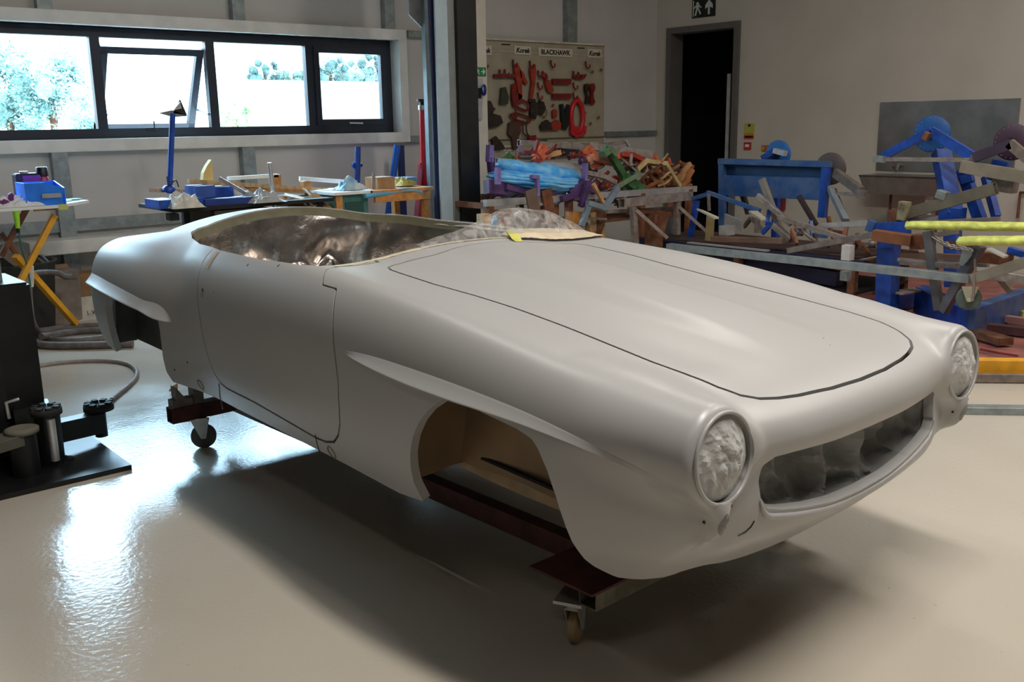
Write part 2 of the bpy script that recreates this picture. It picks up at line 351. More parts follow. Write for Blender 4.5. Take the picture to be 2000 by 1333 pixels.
# ------------------------------------------------------------------ the car body
# ---------- car body shape: car axes  v across (+ = far side), u from the front axle rearward, z up ----------
def spl(xs, ys):
    xs=np.array(xs,float); ys=np.array(ys,float); n=len(xs)
    h=np.diff(xs); d=np.diff(ys)/h; m=np.zeros(n)
    m[1:-1]=(d[:-1]*h[1:]+d[1:]*h[:-1])/(h[:-1]+h[1:]); m[0]=d[0]; m[-1]=d[-1]
    def f(x):
        x=np.clip(x,xs[0],xs[-1]); i=np.clip(np.searchsorted(xs,x)-1,0,n-2)
        t=(x-xs[i])/h[i]; t2=t*t; t3=t2*t
        return (2*t3-3*t2+1)*ys[i]+(t3-2*t2+t)*h[i]*m[i]+(-2*t3+3*t2)*ys[i+1]+(t3-t2)*h[i]*m[i+1]
    return f
def smin(a,b,k):
    h=np.maximum(k-np.abs(a-b),0)/k
    return np.minimum(a,b)-h*h*k*.25
def smax(a,b,k): return -smin(-a,-b,k)
def sstep(x,a,b):
    t=np.clip((x-a)/(b-a),0,1); return t*t*(3-2*t)
fv0=spl([-.9,-.7,-.3,.3,.9,1.5,1.9,2.3,3.4],[.64,.655,.69,.70,.675,.65,.63,.58,.5])
fzc=spl([-.9,-.65,-.53,-.34,0,.28,.6,1.1,1.5,1.9,2.2,2.6,3.0,3.4],[.775,.80,.812,.838,.880,.906,.922,.937,.937,.932,.91,.85,.76,.68])
fw=spl([-.9,-.65,-.4,0,.4,.8,1.3,1.8,2.2,2.6,3.0,3.4],[.795,.81,.845,.868,.865,.852,.845,.836,.812,.795,.76,.70])
fht=spl([-.9,-.75,-.6,-.3,0,.4,.8,1.05,1.6,2.1,2.5,2.8,3.1,3.4],[.76,.785,.812,.853,.887,.925,.957,.972,.990,.998,.982,.948,.885,.77])
fhe=spl([-.9,-.6,0,.5,1.,1.6,2.2,2.6,3.0,3.4],[.010,.02,.035,.045,.05,.05,.06,.08,.10,.12])   # drop at |v|=.5
fhz=spl([1.5,1.95,2.15,2.35,2.6,2.85,3.0,3.12,3.22,3.32],[.66,.74,.815,.858,.872,.852,.825,.78,.72,.62])
fhw=spl([1.7,2.0,2.15,2.3,2.6,2.9,3.15,3.35],[.77,.805,.835,.862,.872,.850,.802,.72])
fpl=spl([0,.2,.4,.55,.65,.75,.85,.95],[-.745,-.742,-.722,-.695,-.655,-.585,-.42,-.1])
fpz=spl([.2,.27,.33,.40,.5,.62,.69,.74,.78,.84,.95],[.25,.16,.10,.035,.005,.010,-.012,-.005,.03,.13,.4])
fre=spl([0,.4,.6,.75,.85,.95],[3.36,3.34,3.31,3.25,3.10,2.8])
fbzf=spl([-.60,-.49,-.37,-.24,-.07,.08,.285,.53,.66],[.63,.655,.678,.690,.696,.697,.698,.703,.706])
fbhf=spl([-.62,-.45,-.3,-.1,.1,.3,.45,.58,.66],[0,.005,.011,.019,.025,.025,.020,.010,0])
fbzr=spl([2.05,2.15,2.4,2.67,2.9,3.1,3.3],[.572,.584,.608,.620,.622,.612,.60])
fbhr=spl([2.05,2.08,2.3,2.6,2.9,3.15,3.3],[0,.018,.027,.031,.031,.026,.012])
def F(v,u,z):
    a=np.abs(v)
    v0=fv0(u); zc=fzc(u); w=fw(u)-.015; z0=.60
    br=0.
    tuck=.075*(np.maximum(z0-z,0)/.34)**2
    b=zc-z0; ao=w-v0
    zz=np.maximum(z-z0,0)/b
    xo=np.maximum(a-v0+tuck*1.0-br,0)/ao
    xi=np.maximum(v0-a,0)/.42
    n=2.35
    rr=(np.abs(xo)**n+np.abs(zz)**n)**(1/n)
    f1=np.where(a>v0-tuck,(rr-1)*ao*1.0,0)
    ri=np.sqrt(xi*xi+zz*zz+1e-9)
    f1=np.where(a+tuck-br>v0,(rr-1)*np.minimum(ao,b),(ri-1)*b)
    # hood / deck slab
    top=fht(u)-fhe(u)*(a/.5)**2
    dome=.018*(1-sstep(a,.11,.23))*sstep(u,-.60,-.15)*(1-sstep(u,.75,1.0))
    top=top+dome
    f2=z-top
    wd=np.interp(u,[-1,1.2,2.0,2.4,2.8,3.3],[.60,.62,.66,.64,.57,.47])
    f2=smax(f2,a-wd,.16)
    f=smin(f1,f2,.07)
    # rear haunch
    hz=fhz(u); hw=fhw(u); hv=.655; hb=hz-.56; ho=hw-hv
    zz=np.maximum(z-.56,0)/np.maximum(hb,.02)
    tk=.06*(np.maximum(.56-z,0)/.3)**2
    xo=(a-hv+tk-br)/ho; xi=(hv-a)/.26
    x=np.where(xo>0,xo,np.maximum(xi,0)); n=2.3
    r3=(np.abs(x)**n+np.abs(zz)**n)**(1/n)
    f3=(r3-1)*np.minimum(ho,.2)
    f3=f3+.35*np.maximum(2.15-u,0)**2
    f=smin(f,f3,.09)
    # ends
    ff=fpl(a)+fpz(z)-u
    f=smax(f,ff*.9,.14)
    fr=u-(fre(a)-.10*(np.maximum(.45-z,0)/.2)**2-.05*np.maximum(z-.55,0)/.3)
    f=smax(f,fr*.9,.16)
    # headlight barrels and lamp pods
    rr=np.sqrt((a-.655)**2+(z-.69)**2)
    fh=smax(rr-.128-.01*sstep(u,-.7,-.45),-.705-u+.10*(z-.69),.03)
    fh=smax(fh,u+.25,.05)
    f=smin(f,fh,.05)
    rp=np.sqrt(((a-.665)/.8)**2+((z-.525)/1.5)**2+((u+.66)/1.6)**2)
    f=smin(f,(rp-.040)*.8,.05)
    return f
def grad(v,u,z,e=1e-4):
    g=np.stack([F(v+e,u,z)-F(v-e,u,z),F(v,u+e,z)-F(v,u-e,z),F(v,u,z+e)-F(v,u,z-e)],-1)
    return g
def project(P,it=6):
    P=P.copy()
    for _ in range(it):
        g=grad(*P.T)/2e-4; f=F(*P.T)
        s=f/np.maximum((g*g).sum(-1),.05)
        s=np.clip(s,-.01,.01)
        P-=g*s[:,None]
    g=grad(*P.T); return P,g/np.linalg.norm(g,axis=1,keepdims=True)
def nets(lo,hi,h,fn):
    ax=[np.arange(l,u+h,h) for l,u in zip(lo,hi)]
    X,Y,Z=np.meshgrid(*ax,indexing='ij')
    G=fn(X,Y,Z); S=G<0
    n=np.array(G.shape)-1
    cnt=np.zeros(n,np.int8); P=np.zeros(tuple(n)+(3,)); K=np.zeros(n)
    c=[(i,j,k) for i in(0,1) for j in(0,1) for k in(0,1)]
    sl=lambda A,o:A[o[0]:o[0]+n[0],o[1]:o[1]+n[1],o[2]:o[2]+n[2]]
    anyS=np.zeros(n,bool); allS=np.ones(n,bool)
    for o in c: anyS|=sl(S,o); allS&=sl(S,o)
    act=anyS&~allS
    idx=np.full(n,-1); I=np.argwhere(act); idx[act]=np.arange(len(I))
    V=np.zeros((len(I),3)); K=np.zeros(len(I))
    for p in c:
        for d in range(3):
            if p[d]==0:
                q=list(p); q[d]=1
                a=G[tuple((I+p).T)]; b=G[tuple((I+q).T)]
                m=(a<0)!=(b<0); t=np.where(m,a/(a-b+1e-30),0)
                pt=np.array(p,float)[None]+np.zeros((len(I),3)); pt[:,d]+=t
                V+=pt*m[:,None]; K+=m
    V=(V/K[:,None]+I)*h+np.array(lo)
    quads=[]
    for d in range(3):
        e=[0,0,0]; e[d]=1
        A=S[:-1 if d==0 else None,:-1 if d==1 else None,:-1 if d==2 else None]
        B=S[1 if d==0 else 0:,1 if d==1 else 0:,1 if d==2 else 0:]
        E=np.argwhere(A!=B)
        o1,o2=[x for x in range(3) if x!=d]
        ok=(E[:,o1]>0)&(E[:,o2]>0)&(E[:,o1]<n[o1])&(E[:,o2]<n[o2]); E=E[ok]
        s=A[tuple(E.T)]
        def cell(a,b):
            Q=E.copy(); Q[:,o1]-=a; Q[:,o2]-=b; return idx[tuple(Q.T)]
        q=np.stack([cell(1,1),cell(0,1),cell(0,0),cell(1,0)],1)
        flip=s if d!=1 else ~s
        q[~flip]=q[~flip][:,::-1]
        quads.append(q)
    return V,np.concatenate(quads)
def poly_sd(P,poly):
    A=np.array(poly,float); B=np.roll(A,-1,0); d=np.full(len(P),1e9); ins=np.zeros(len(P),bool)
    for a,b in zip(A,B):
        e=b-a; w_=P-a; t=np.clip((w_@e)/(e@e),0,1); q=w_-t[:,None]*e; d=np.minimum(d,(q*q).sum(1))
        c=((a[1]<=P[:,1])&(b[1]>P[:,1]))|((b[1]<=P[:,1])&(a[1]>P[:,1]))
        with np.errstate(divide='ignore',invalid='ignore'):
            xx=a[0]+(P[:,1]-a[1])/(b[1]-a[1])*(b[0]-a[0])
        ins^=c&(P[:,0]<xx)
    d=np.sqrt(d); return np.where(ins,-d,d)
def catmull(P,k=6,closed=True):
    P=np.array(P,float); n=len(P); out=[]
    for i in range(n if closed else n-1):
        g=lambda j:P[j%n] if closed else P[min(max(j,0),n-1)]
        p0,p1,p2,p3=g(i-1),g(i),g(i+1),g(i+2)
        for s in range(k):
            t=s/k; out.append(.5*((2*p1)+(-p0+p2)*t+(2*p0-5*p1+4*p2-p3)*t*t+(-p0+3*p1-3*p2+p3)*t**3))
    if not closed: out.append(P[-1])
    return np.array(out)
def split(V,T,gf,level):
    "cut every triangle along g=level; returns new arrays"
    g=gf(V)-level; g=np.where(np.abs(g)<4e-4,np.where(g<0,-4e-4,4e-4),g)
    s=g>0; st=s[T]; k=st.sum(1); keep=T[(k==0)|(k==3)]; C=T[(k==1)|(k==2)]
    if len(C)==0: return V,T
    sc=s[C]; kc=sc.sum(1); odd=np.where(kc==1,np.argmax(sc,1),np.argmin(sc,1))
    r=np.arange(len(C)); a=C[r,odd]; b=C[r,(odd+1)%3]; c=C[r,(odd+2)%3]
    def key(i,j): return np.minimum(i,j).astype(np.int64)*len(V)+np.maximum(i,j)
    k1,k2=key(a,b),key(a,c); uk,inv=np.unique(np.concatenate([k1,k2]),return_inverse=True)
    i,j=uk//len(V),uk%len(V); t=(g[i]/(g[i]-g[j]))[:,None]; NV=V[i]*(1-t)+V[j]*t
    n0=len(V); e1=inv[:len(C)]+n0; e2=inv[len(C):]+n0
    T2=np.concatenate([keep,np.stack([a,e1,e2],1),np.stack([e1,b,c],1),np.stack([e1,c,e2],1)])
    return np.concatenate([V,NV]),T2
def compact(V,T):
    u,inv=np.unique(T,return_inverse=True); return V[u],inv.reshape(T.shape)
def sheet(name,V,T,m,parent,label=None,lip=.014,N=None):
    "mesh with exact surface normals and an inward return along every open edge"
    V,T=compact(V,T)
    gN=grad(*V.T); gN/=np.linalg.norm(gN,axis=1,keepdims=True)+1e-12
    E=np.concatenate([T[:,[0,1]],T[:,[1,2]],T[:,[2,0]]]); k=np.sort(E,1); kk=k[:,0].astype(np.int64)*len(V)+k[:,1]
    u,ix,ct=np.unique(kk,return_index=True,return_counts=True); B=E[ix[ct==1]]
    bi=np.unique(B); mp=np.full(len(V),-1); mp[bi]=np.arange(len(bi)); n=len(V)
    # direction pointing away from the sheet inside its own surface, at each border vertex
    out=np.zeros((len(bi),3)); e=V[B[:,1]]-V[B[:,0]]
    cr=np.cross(e,gN[B[:,0]]); cr/=np.linalg.norm(cr,axis=1,keepdims=True)+1e-12
    np.add.at(out,mp[B[:,0]],cr); np.add.at(out,mp[B[:,1]],cr); out/=np.linalg.norm(out,axis=1,keepdims=True)+1e-12
    P1=V[bi]; P2=P1-gN[bi]*lip
    AV=np.concatenate([V,P1,P2]); AN=np.concatenate([gN,out,out])
    F4=np.stack([B[:,1],B[:,0],B[:,0],B[:,1]],1); F4=np.stack([n+mp[B[:,1]],n+mp[B[:,0]],n+len(bi)+mp[B[:,0]],n+len(bi)+mp[B[:,1]]],1)
    me=bpy.data.meshes.new(name); me.from_pydata(AV.tolist(),[],T.tolist()+F4.tolist())
    me.polygons.foreach_set('use_smooth',[True]*len(me.polygons)); me.update()
    me.normals_split_custom_set_from_vertices(AN.tolist()); me.materials.append(m)
    o=bpy.data.objects.new(name,me); COL.objects.link(o); o.parent=parent
    if label: o['label']=label
    return o
def primer_mat():
    m=bpy.data.materials.new('pale_grey_primer'); m.use_nodes=True; nt=m.node_tree; b=nt.nodes['Principled BSDF']; L=nt.links
    tc=nt.nodes.new('ShaderNodeTexCoord'); n=nt.nodes.new('ShaderNodeTexNoise'); n.inputs['Scale'].default_value=2.5; n.inputs['Detail'].default_value=5
    L.new(tc.outputs['Object'],n.inputs['Vector']); r=nt.nodes.new('ShaderNodeValToRGB'); L.new(n.outputs['Fac'],r.inputs['Fac'])
    r.color_ramp.elements[0].color=(.415,.41,.402,1); r.color_ramp.elements[1].color=(.435,.43,.422,1); L.new(r.outputs[0],b.inputs['Base Color'])
    b.inputs['Roughness'].default_value=.37; b.inputs['Specular IOR Level'].default_value=.75
    n2=nt.nodes.new('ShaderNodeTexNoise'); n2.inputs['Scale'].default_value=260; L.new(tc.outputs['Object'],n2.inputs['Vector'])
    bp=nt.nodes.new('ShaderNodeBump'); bp.inputs['Strength'].default_value=.10; bp.inputs['Distance'].default_value=.001; L.new(n2.outputs['Fac'],bp.inputs['Height']); L.new(bp.outputs[0],b.inputs['Normal'])
    return m
PRIMER=primer_mat()
def rotm(yaw,ro,pt):
    return Matrix.Rotation(math.radians(yaw),4,'Z')@Matrix.Rotation(math.radians(ro),4,'Y')@Matrix.Rotation(math.radians(pt),4,'X')
CARM=Matrix.Translation((2.406,2.085,-1.458+1.55))@rotm(1.928,.386,1.752)
car=thing('car_body','pale grey primed sports car body shell without wheels, masked with foil and paper','car')
car.matrix_world=CARM
V,Q=nets((-.95,-.95,.2),(.95,3.5,1.06),.0105,F)
V,_n=project(V,4)
T=np.concatenate([Q[:,[0,1,2]],Q[:,[0,2,3]]])
def drop(gf,level=0.,side=1):
    "remove the part where (g-level)*side < 0"
    global V,T
    V,T=split(V,T,gf,level); c=V[T].mean(1); T=T[(gf(c)-level)*side>0]
def zb(P):
    a=np.abs(P[:,0]); u=P[:,1]
    f=np.interp(u,[-.75,-.62,-.57,-.5,-.45,-.40,0,.30,.33,.45,2.05,2.2,2.7,2.8,3.1,3.35],[.305,.305,.315,.302,.303,.33,.30,.29,.285,.268,.262,.262,.29,.29,.285,.32])
    front=.300+.060*np.exp(-((a-.62)/.16)**2)
    k=sstep(-u,.53,.64); return P[:,2]-(f*(1-k)+front*k)
ARF=[(.308,.0),(.308,.30),(.322,.35),(.318,.40),(.303,.46),(.274,.525),(.235,.585),(.190,.632),(.150,.660),(.118,.683),(.100,.690),(-.03,.684),(-.18,.670),(-.238,.656),(-.262,.635),(-.295,.585),(-.322,.52),(-.340,.458),(-.358,.395),(-.382,.346),(-.416,.316),(-.46,.29),(-.46,.0)]
ARR=[(2.19,.0),(2.19,.262),(2.205,.31),(2.185,.39),(2.165,.45),(2.155,.52),(2.16,.560),(2.19,.582),(2.35,.592),(2.55,.600),(2.66,.598),(2.705,.580),(2.735,.53),(2.745,.46),(2.76,.38),(2.79,.31),(2.80,.26),(2.80,.0)]
HOOD=[(0,.935),(.15,.925),(.277,.905),(.39,.920),(.455,.915),(.492,.895),(.508,.858),(.512,.80),(.514,.60),(.495,.40),(.488,.22),(.494,0),(.506,-.20),(.513,-.36),(.506,-.48),(.49,-.56),(.462,-.612),(.42,-.640),(.36,-.658),(.28,-.674),(.15,-.690),(0,-.695)]
DOOR=[(1.83,1.2),(1.825,.98),(1.834,.90),(1.824,.80),(1.792,.709),(1.765,.60),(1.752,.54),(1.738,.475),(1.722,.437),(1.69,.409),(1.64,.400),(1.39,.396),(1.10,.380),(.96,.372),(.88,.374),(.81,.388),(.757,.421),(.722,.465),(.706,.52),(.698,.604),(.712,.68),(.747,.788),(.778,.883),(.802,.94),(.812,.952),(.90,.953),(.915,.972),(.972,1.04),(.99,1.2)]
COCK=[(0,1.035),(.30,1.045),(.45,1.05),(.58,1.03),(.655,1.01),(.69,1.03),(.715,1.12),(.73,1.4),(.726,1.75),(.70,2.0),(.655,2.18),(.60,2.31),(.52,2.41),(.40,2.48),(.2,2.51),(0,2.515)]
GRIL=[(0,.634),(.2,.636),(.36,.642),(.44,.643),(.478,.625),(.487,.585),(.482,.54),(.455,.505),(.40,.488),(.28,.465),(.14,.445),(0,.438)]
def sym(h): return np.array(h+[(-x,y) for x,y in h[::-1] if abs(x)>1e-6])
hoodP=sym(HOOD); cockP=sym(COCK); grilP=sym(GRIL)
g_arf=lambda P:np.where(np.abs(P[:,0])>.5,poly_sd(P[:,1:3],ARF),1.)
g_arr=lambda P:np.where(np.abs(P[:,0])>.5,poly_sd(P[:,1:3],ARR),1.)
g_hood=lambda P:np.where(P[:,2]>.70,poly_sd(P[:,:2],hoodP),1.)
g_cock=lambda P:poly_sd(P[:,:2],cockP)
g_door=lambda P:poly_sd(np.stack([P[:,1],P[:,2]+.7*(.85-np.abs(P[:,0]))],1),DOOR)
g_gril=lambda P:np.where(P[:,1]<-.4,poly_sd(P[:,[0,2]],grilP),1.)
g_lamp=lambda P:np.where(P[:,1]<-.6,np.hypot(np.abs(P[:,0])-.655,P[:,2]-.69)-.108,1.)
drop(zb); drop(g_arf); drop(g_arr); drop(g_cock); drop(g_gril); drop(g_lamp)
def take(gf,gap):
    global V,T
    V,T=split(V,T,gf,-gap/2); V,T=split(V,T,gf,gap/2)
    gc=gf(V[T].mean(1)); pan=T[gc<-gap/2]; T=T[gc>gap/2]; return V,pan
hv,ht=take(g_hood,.010); dv,dt=take(g_door,.0075)
for sgn,nm in ((-1,'near'),(1,'far')):
    tt=dt[(dv[dt].mean(1)[:,0]*sgn)>0]; d_=sheet('door',dv,tt,PRIMER,car,lip=.03)
    if sgn<0: door_near=d_
bonnet=sheet('bonnet',hv,ht,PRIMER,car,lip=.03)
shell=sheet('shell',V,T,PRIMER,car,lip=.03)
def zat(v,u,z0=1.05,down=True):
    "height of the body skin at (v,u)"
    z=np.linspace(z0,.5,300); f=F(np.full(300,float(v)),np.full(300,float(u)),z); i=int(np.argmax(f<0))
    return z[i]
def vat(u,z,sgn=-1):
    v=np.linspace(.98,.4,400); f=F(v,np.full(400,float(u)),np.full(400,float(z))); return sgn*v[int(np.argmax(f<0))]
def uat(v,z):
    u=np.linspace(-.9,-.3,400); f=F(np.full(400,float(v)),u,np.full(400,float(z))); return u[int(np.argmax(f<0))]
def fbm(p,o=4):
    return noise.fractal(Vector(p),1.0,2.0,o,noise_basis='PERLIN_ORIGINAL')
def cre(p): # sharp folds
    return abs(noise.noise(Vector(p)))
# brow flares over the wheel openings
def vats(U,Z):
    vv=np.linspace(.96,.55,160)[:,None]; f=F(vv+0*U[None],U[None]+0*vv,Z[None]+0*vv); i=np.argmax(f<0,axis=0); j=np.maximum(i-1,0); k=np.arange(len(U))
    fa,fb=f[j,k],f[i,k]; t=fa/(fa-fb+1e-12); return vv[j,0]+(vv[i,0]-vv[j,0])*t
def browpart(fz,fh,u0,u1,sg,n=90):
    prof=[(1.15,-.004),(1.0,.0),(.8,.14),(.6,.31),(.4,.50),(.2,.72),(.06,.90),(.0,.97),(-.04,1.0),(-.10,.97),(-.16,.80),(-.24,.50),(-.34,.15),(-.42,-.004)]
    U=np.repeat(np.linspace(u0,u1,n+1),len(prof)); H=fh(U); Wd=.012+H*1.05
    pz=np.tile([p[0] for p in prof],n+1); ph=np.tile([p[1] for p in prof],n+1)
    Z=fz(U)+pz*np.where(pz>0,Wd,.045*np.clip(H/.03,.25,1)); v=vats(U,Z)+np.where(ph<0,-.004,ph*H)
    m=len(prof); mb=MB(); mb.add(np.stack([sg*v,U,Z],1).tolist(),[[i*m+j,(i+1)*m+j,(i+1)*m+j+1,i*m+j+1] for i in range(n) for j in range(m-1)],True)
    return part('wheel_arch_brow',mb,PRIMER,car,local=True)
for sg in (-1,1):
    browpart(fbzf,fbhf,-.60,.66,sg); browpart(fbzr,fbhr,2.05,3.02,sg)
# masking foil over the cockpit
def foil_mat():
    m=mat('silver_brown_masking_foil',(.50,.455,.42),.19,.95,var=.35,scale=4,bump=.9,bscale=5); return m
FOIL=foil_mat()
TAPE=mat('olive_masking_tape',(.15,.14,.085),.6,var=.12,scale=12)
TAPEC=mat('cream_masking_tape',(.62,.52,.36),.6,var=.1,scale=12)
rim=catmull(cockP,5)
n=len(rim); cen=np.array([0,1.75])
rz=np.array([zat(p[0],p[1]) for p in rim]); 
def ringpt(i,inw,dz):
    p=rim[i%n]; d=cen-p; q=p+d/np.linalg.norm(d)*inw; return (q[0],q[1],rz[i%n]+dz)
mb=MB(); rings=[(.012,-.004),(.016,-.028),(.022,-.054)]
for a_,b_ in zip(rings[:-1],rings[1:]):
    for i in range(n):
        j=.004*noise.noise(Vector((i*.7,0,1)))
        mb.add([ringpt(i,*a_),ringpt(i+1,*a_),ringpt(i+1,b_[0],b_[1]+(j if b_[1]<-.05 else 0)),ringpt(i,b_[0],b_[1]+(j if b_[1]<-.05 else 0))],[[0,1,2,3]])
part('masking_tape',mb,TAPE,car,local=True,label='olive masking tape round the cockpit rim')
mb=MB(); R=26; 
def foil(i,k):
    t=k/R; p=rim[i%n]; d=cen-p; L=np.linalg.norm(d); d=d/L
    wall=min(t/.38,1); inn=max((t-.38)/.62,0)
    inw=.022+.05*wall+inn*(L-.07); dep=-.045-.30*wall**1.2-.03*inn
    ang=i/n*60
    # hanging pleats, deeper low down
    fold=(cre((ang*.30,t*1.0,3.1))-.25)*.16*wall*(1-inn*.5)+ (cre((p[0]*3+t*2,p[1]*3,t*2))-.2)*.09*wall
    inw+=fold*(1-inn); q=p+d*inw
    z=rz[i%n]+dep+ (fbm((q[0]*3,q[1]*3,2.),2)*.05+(.25-cre((q[0]*2.6+.5,q[1]*2.6,7.)))*.22+(.25-cre((q[0]*8,q[1]*8,1.)))*.035)*min(1,t*3)
    return Vector((q[0],q[1],z))
fv=[foil(i,k) for i in range(n) for k in range(R+1)]
mb.add(fv,[[i*(R+1)+k,((i+1)%n)*(R+1)+k,((i+1)%n)*(R+1)+k+1,i*(R+1)+k+1] for i in range(n) for k in range(R)],True)
part('masking_foil',mb,FOIL,car,local=True,label='crumpled silver brown foil lining the cockpit')
# film and paper over the far side of the scuttle
FILMC=bpy.data.materials.new('clear_masking_film'); FILMC.use_nodes=True; nt=FILMC.node_tree; pb=nt.nodes['Principled BSDF']
pb.inputs['Base Color'].default_value=(.62,.60,.57,1); pb.inputs['Roughness'].default_value=.22; 
tr=nt.nodes.new('ShaderNodeBsdfTransparent'); mx=nt.nodes.new('ShaderNodeMixShader'); nn=nt.nodes.new('ShaderNodeTexNoise'); tcn=nt.nodes.new('ShaderNodeTexCoord')
nn.inputs['Scale'].default_value=14; nn.inputs['Distortion'].default_value=1.5; nt.links.new(tcn.outputs['Object'],nn.inputs['Vector'])
mr=nt.nodes.new('ShaderNodeMapRange'); mr.inputs[1].default_value=.35; mr.inputs[2].default_value=.65; mr.inputs[3].default_value=.14; mr.inputs[4].default_value=.5; nt.links.new(nn.outputs['Fac'],mr.inputs[0])
bp=nt.nodes.new('ShaderNodeBump'); bp.inputs['Strength'].default_value=.35; bp.inputs['Distance'].default_value=.01; nt.links.new(nn.outputs['Fac'],bp.inputs['Height']); nt.links.new(bp.outputs[0],pb.inputs['Normal'])
nt.links.new(mr.outputs[0],mx.inputs[0]); nt.links.new(tr.outputs[0],mx.inputs[1]); nt.links.new(pb.outputs[0],mx.inputs[2]); nt.links.new(mx.outputs[0],nt.nodes['Material Output'].inputs[0])
hprof=spl([-.25,-.02,.15,.3,.42,.52,.62,.70],[.008,.03,.065,.115,.125,.115,.07,.01])
def film(s,t):
    v=-.25+.93*s; hgt=float(hprof(v)); ue=float(np.interp(abs(v),[0,.3,.45,.58,.68],[1.03,1.04,1.045,1.02,.995]))
    u=ue-.03+(.05+.15*min(1,s*1.2))*t; z=zat(v,min(u,ue-.012))+.004 + hgt*math.sin(min(1,t*1.35)*pi*.62)**.8
    w_=(fbm((v*5,t*3,0))*.014+(cre((v*5,t*2,2))-.2)*.022)*math.sin(pi*t)*min(1,hgt/.05)
    return Vector((v,u,z+w_))
mb=MB(); mb.grid(film,60,20); part('masking_film',mb,FILMC,car,local=True,label='clear plastic film puffed over the scuttle')
def strip(s,t):
    v=.20+.50*s; ue=float(np.interp(v,[0,.3,.45,.58,.68,.72],[1.03,1.04,1.045,1.02,.995,.99]))
    u=ue-.075+.10*t; hh=.012+.034*math.sin(pi*s)**.7*t
    return Vector((v,u,zat(v,min(u,ue-.012))+hh+.003*noise.noise(Vector((v*30,t*4,0)))))
mb=MB(); mb.grid(strip,40,5); part('masking_paper',mb,TAPEC,car,local=True,label='cream paper strip along the scuttle')
def cowltape(s,t):
    v=-.66+.90*s; ue=float(np.interp(abs(v),[0,.3,.45,.58,.68],[1.03,1.04,1.045,1.02,1.0]))
    u=ue-.028+.022*t; return Vector((v,u,zat(v,u)+.0025+.001*noise.noise(Vector((v*40,0,0)))))
mb=MB(); mb.grid(cowltape,50,2); part('masking_tape',mb,TAPEC,car,local=True,label='cream masking tape along the scuttle edge')
# green-yellow tape tab on the scuttle
def Cw(px,py,z):
    o=CARM.inverted()@Vector(CAM); q=CARM.inverted()@Vector(at(px,py,z=1.2)); d=(q-o); return o+d*((z-o.z)/d.z)
tp=[Cw(985,449,.985),Cw(1003,446,.985),Cw(1022,474,.957),Cw(1006,478,.957)]
def tab(s,t):
    a_=tp[0].lerp(tp[3],s); b_=tp[1].lerp(tp[2],s); p=a_.lerp(b_,t); return Vector((p.x,p.y,max(p.z,zat(p.x,min(p.y,1.02))+.003)+.006*math.sin(pi*s)))
mb=MB(); mb.grid(tab,10,2); part('tape_tab',mb,mat('yellow_green_tape',(.62,.60,.12),.5),car,local=True,label='yellow green tape tab on the scuttle')
# tape hanging over the door's rear top corner
mb=MB(); P=[(u_,vat(u_,z_)) for u_,z_ in ()]
def dtape(s,t):
    u=1.775-.03*t+.01*s; z=.925-.085*s; 
    if s<.15: return Vector((-.735+.02*0,u,zat(-.735,u)+.003))
    return Vector((vat(u,z)-.003,u,z))
mb.grid(dtape,8,1); part('masking_tape',mb,TAPEC,car,local=True,label='cream tape end hanging over the door top')
# masked headlamps
CRUMP=mat('crumpled_white_masking_paper',(.52,.515,.50),.5,var=.10,scale=9,bump=.25,bscale=30)
GREYP=mat('grey_masking_paper',(.27,.272,.262),.55,var=.14,scale=5,bump=.25,bscale=14)
for sg in (-1,1):
    c=Vector((sg*.655,-.707,.69)); 
    mb=MB(); NR,NA=12,40; vs_=[]
    for i in range(NR+1):
        r=.106*i/NR
        for k in range(NA):
            a=2*pi*k/NA; x,z=r*math.cos(a),r*math.sin(a)
            d=.034*(1-(r/.106)**2)+(cre((x*46+sg*3,z*20,1))-.25)*.015*min(1,(1-i/NR)*3+.25)+fbm((x*16+sg,z*16,5))*.010*(1-(i/NR)**4)
            vs_.append(c+Vector((x,.012-d+.10*z*1.0,z)))
    mb.add(vs_,[[i*NA+k,i*NA+(k+1)%NA,(i+1)*NA+(k+1)%NA,(i+1)*NA+k] for i in range(NR) for k in range(NA)],False)
    part('headlamp_masking',mb,CRUMP,car,local=True,label='crumpled white paper over the headlamp')
    mb=MB(); pts=[c+Vector((.111*math.cos(a),-.001+.10*.111*math.sin(a),.111*math.sin(a))) for a in [2*pi*k/48 for k in range(49)]]
    mb.tube(pts,.0052,8,cap=False); ring=part('headlamp_rim',mb,PRIMER,car,local=True)
    # small masked lamp under it
    mb=MB(); u0=uat(sg*.665,.525)
    for i in range(9):
        for k in range(1):
            pass
    def sl(s,t):
        a=2*pi*t; r=s; x=.015*r*math.cos(a); z=.030*r*math.sin(a)
        return Vector((sg*.665+x, uat(sg*.665+x,.528+z)-.002-.002*(1-r*r)-.003*(cre((x*90,z*90,sg))-.2), .528+z))
    mb.grid(sl,5,16,smooth=False); part('signal_lamp_masking',mb,GREYP,car,local=True,label='scrap of paper over the small lamp')
    mb=MB()
    for dx,dz_ in ((-.03,.004),(.028,.040)): 
        x=sg*.665+dx; z=.528+dz_; u=uat(x,z); mb=MB(); mb.cyl((x,u-.0015,z),(x,u+.004,z),.0042,n=10); part('screw_hole',mb,BLACK,car,local=True)
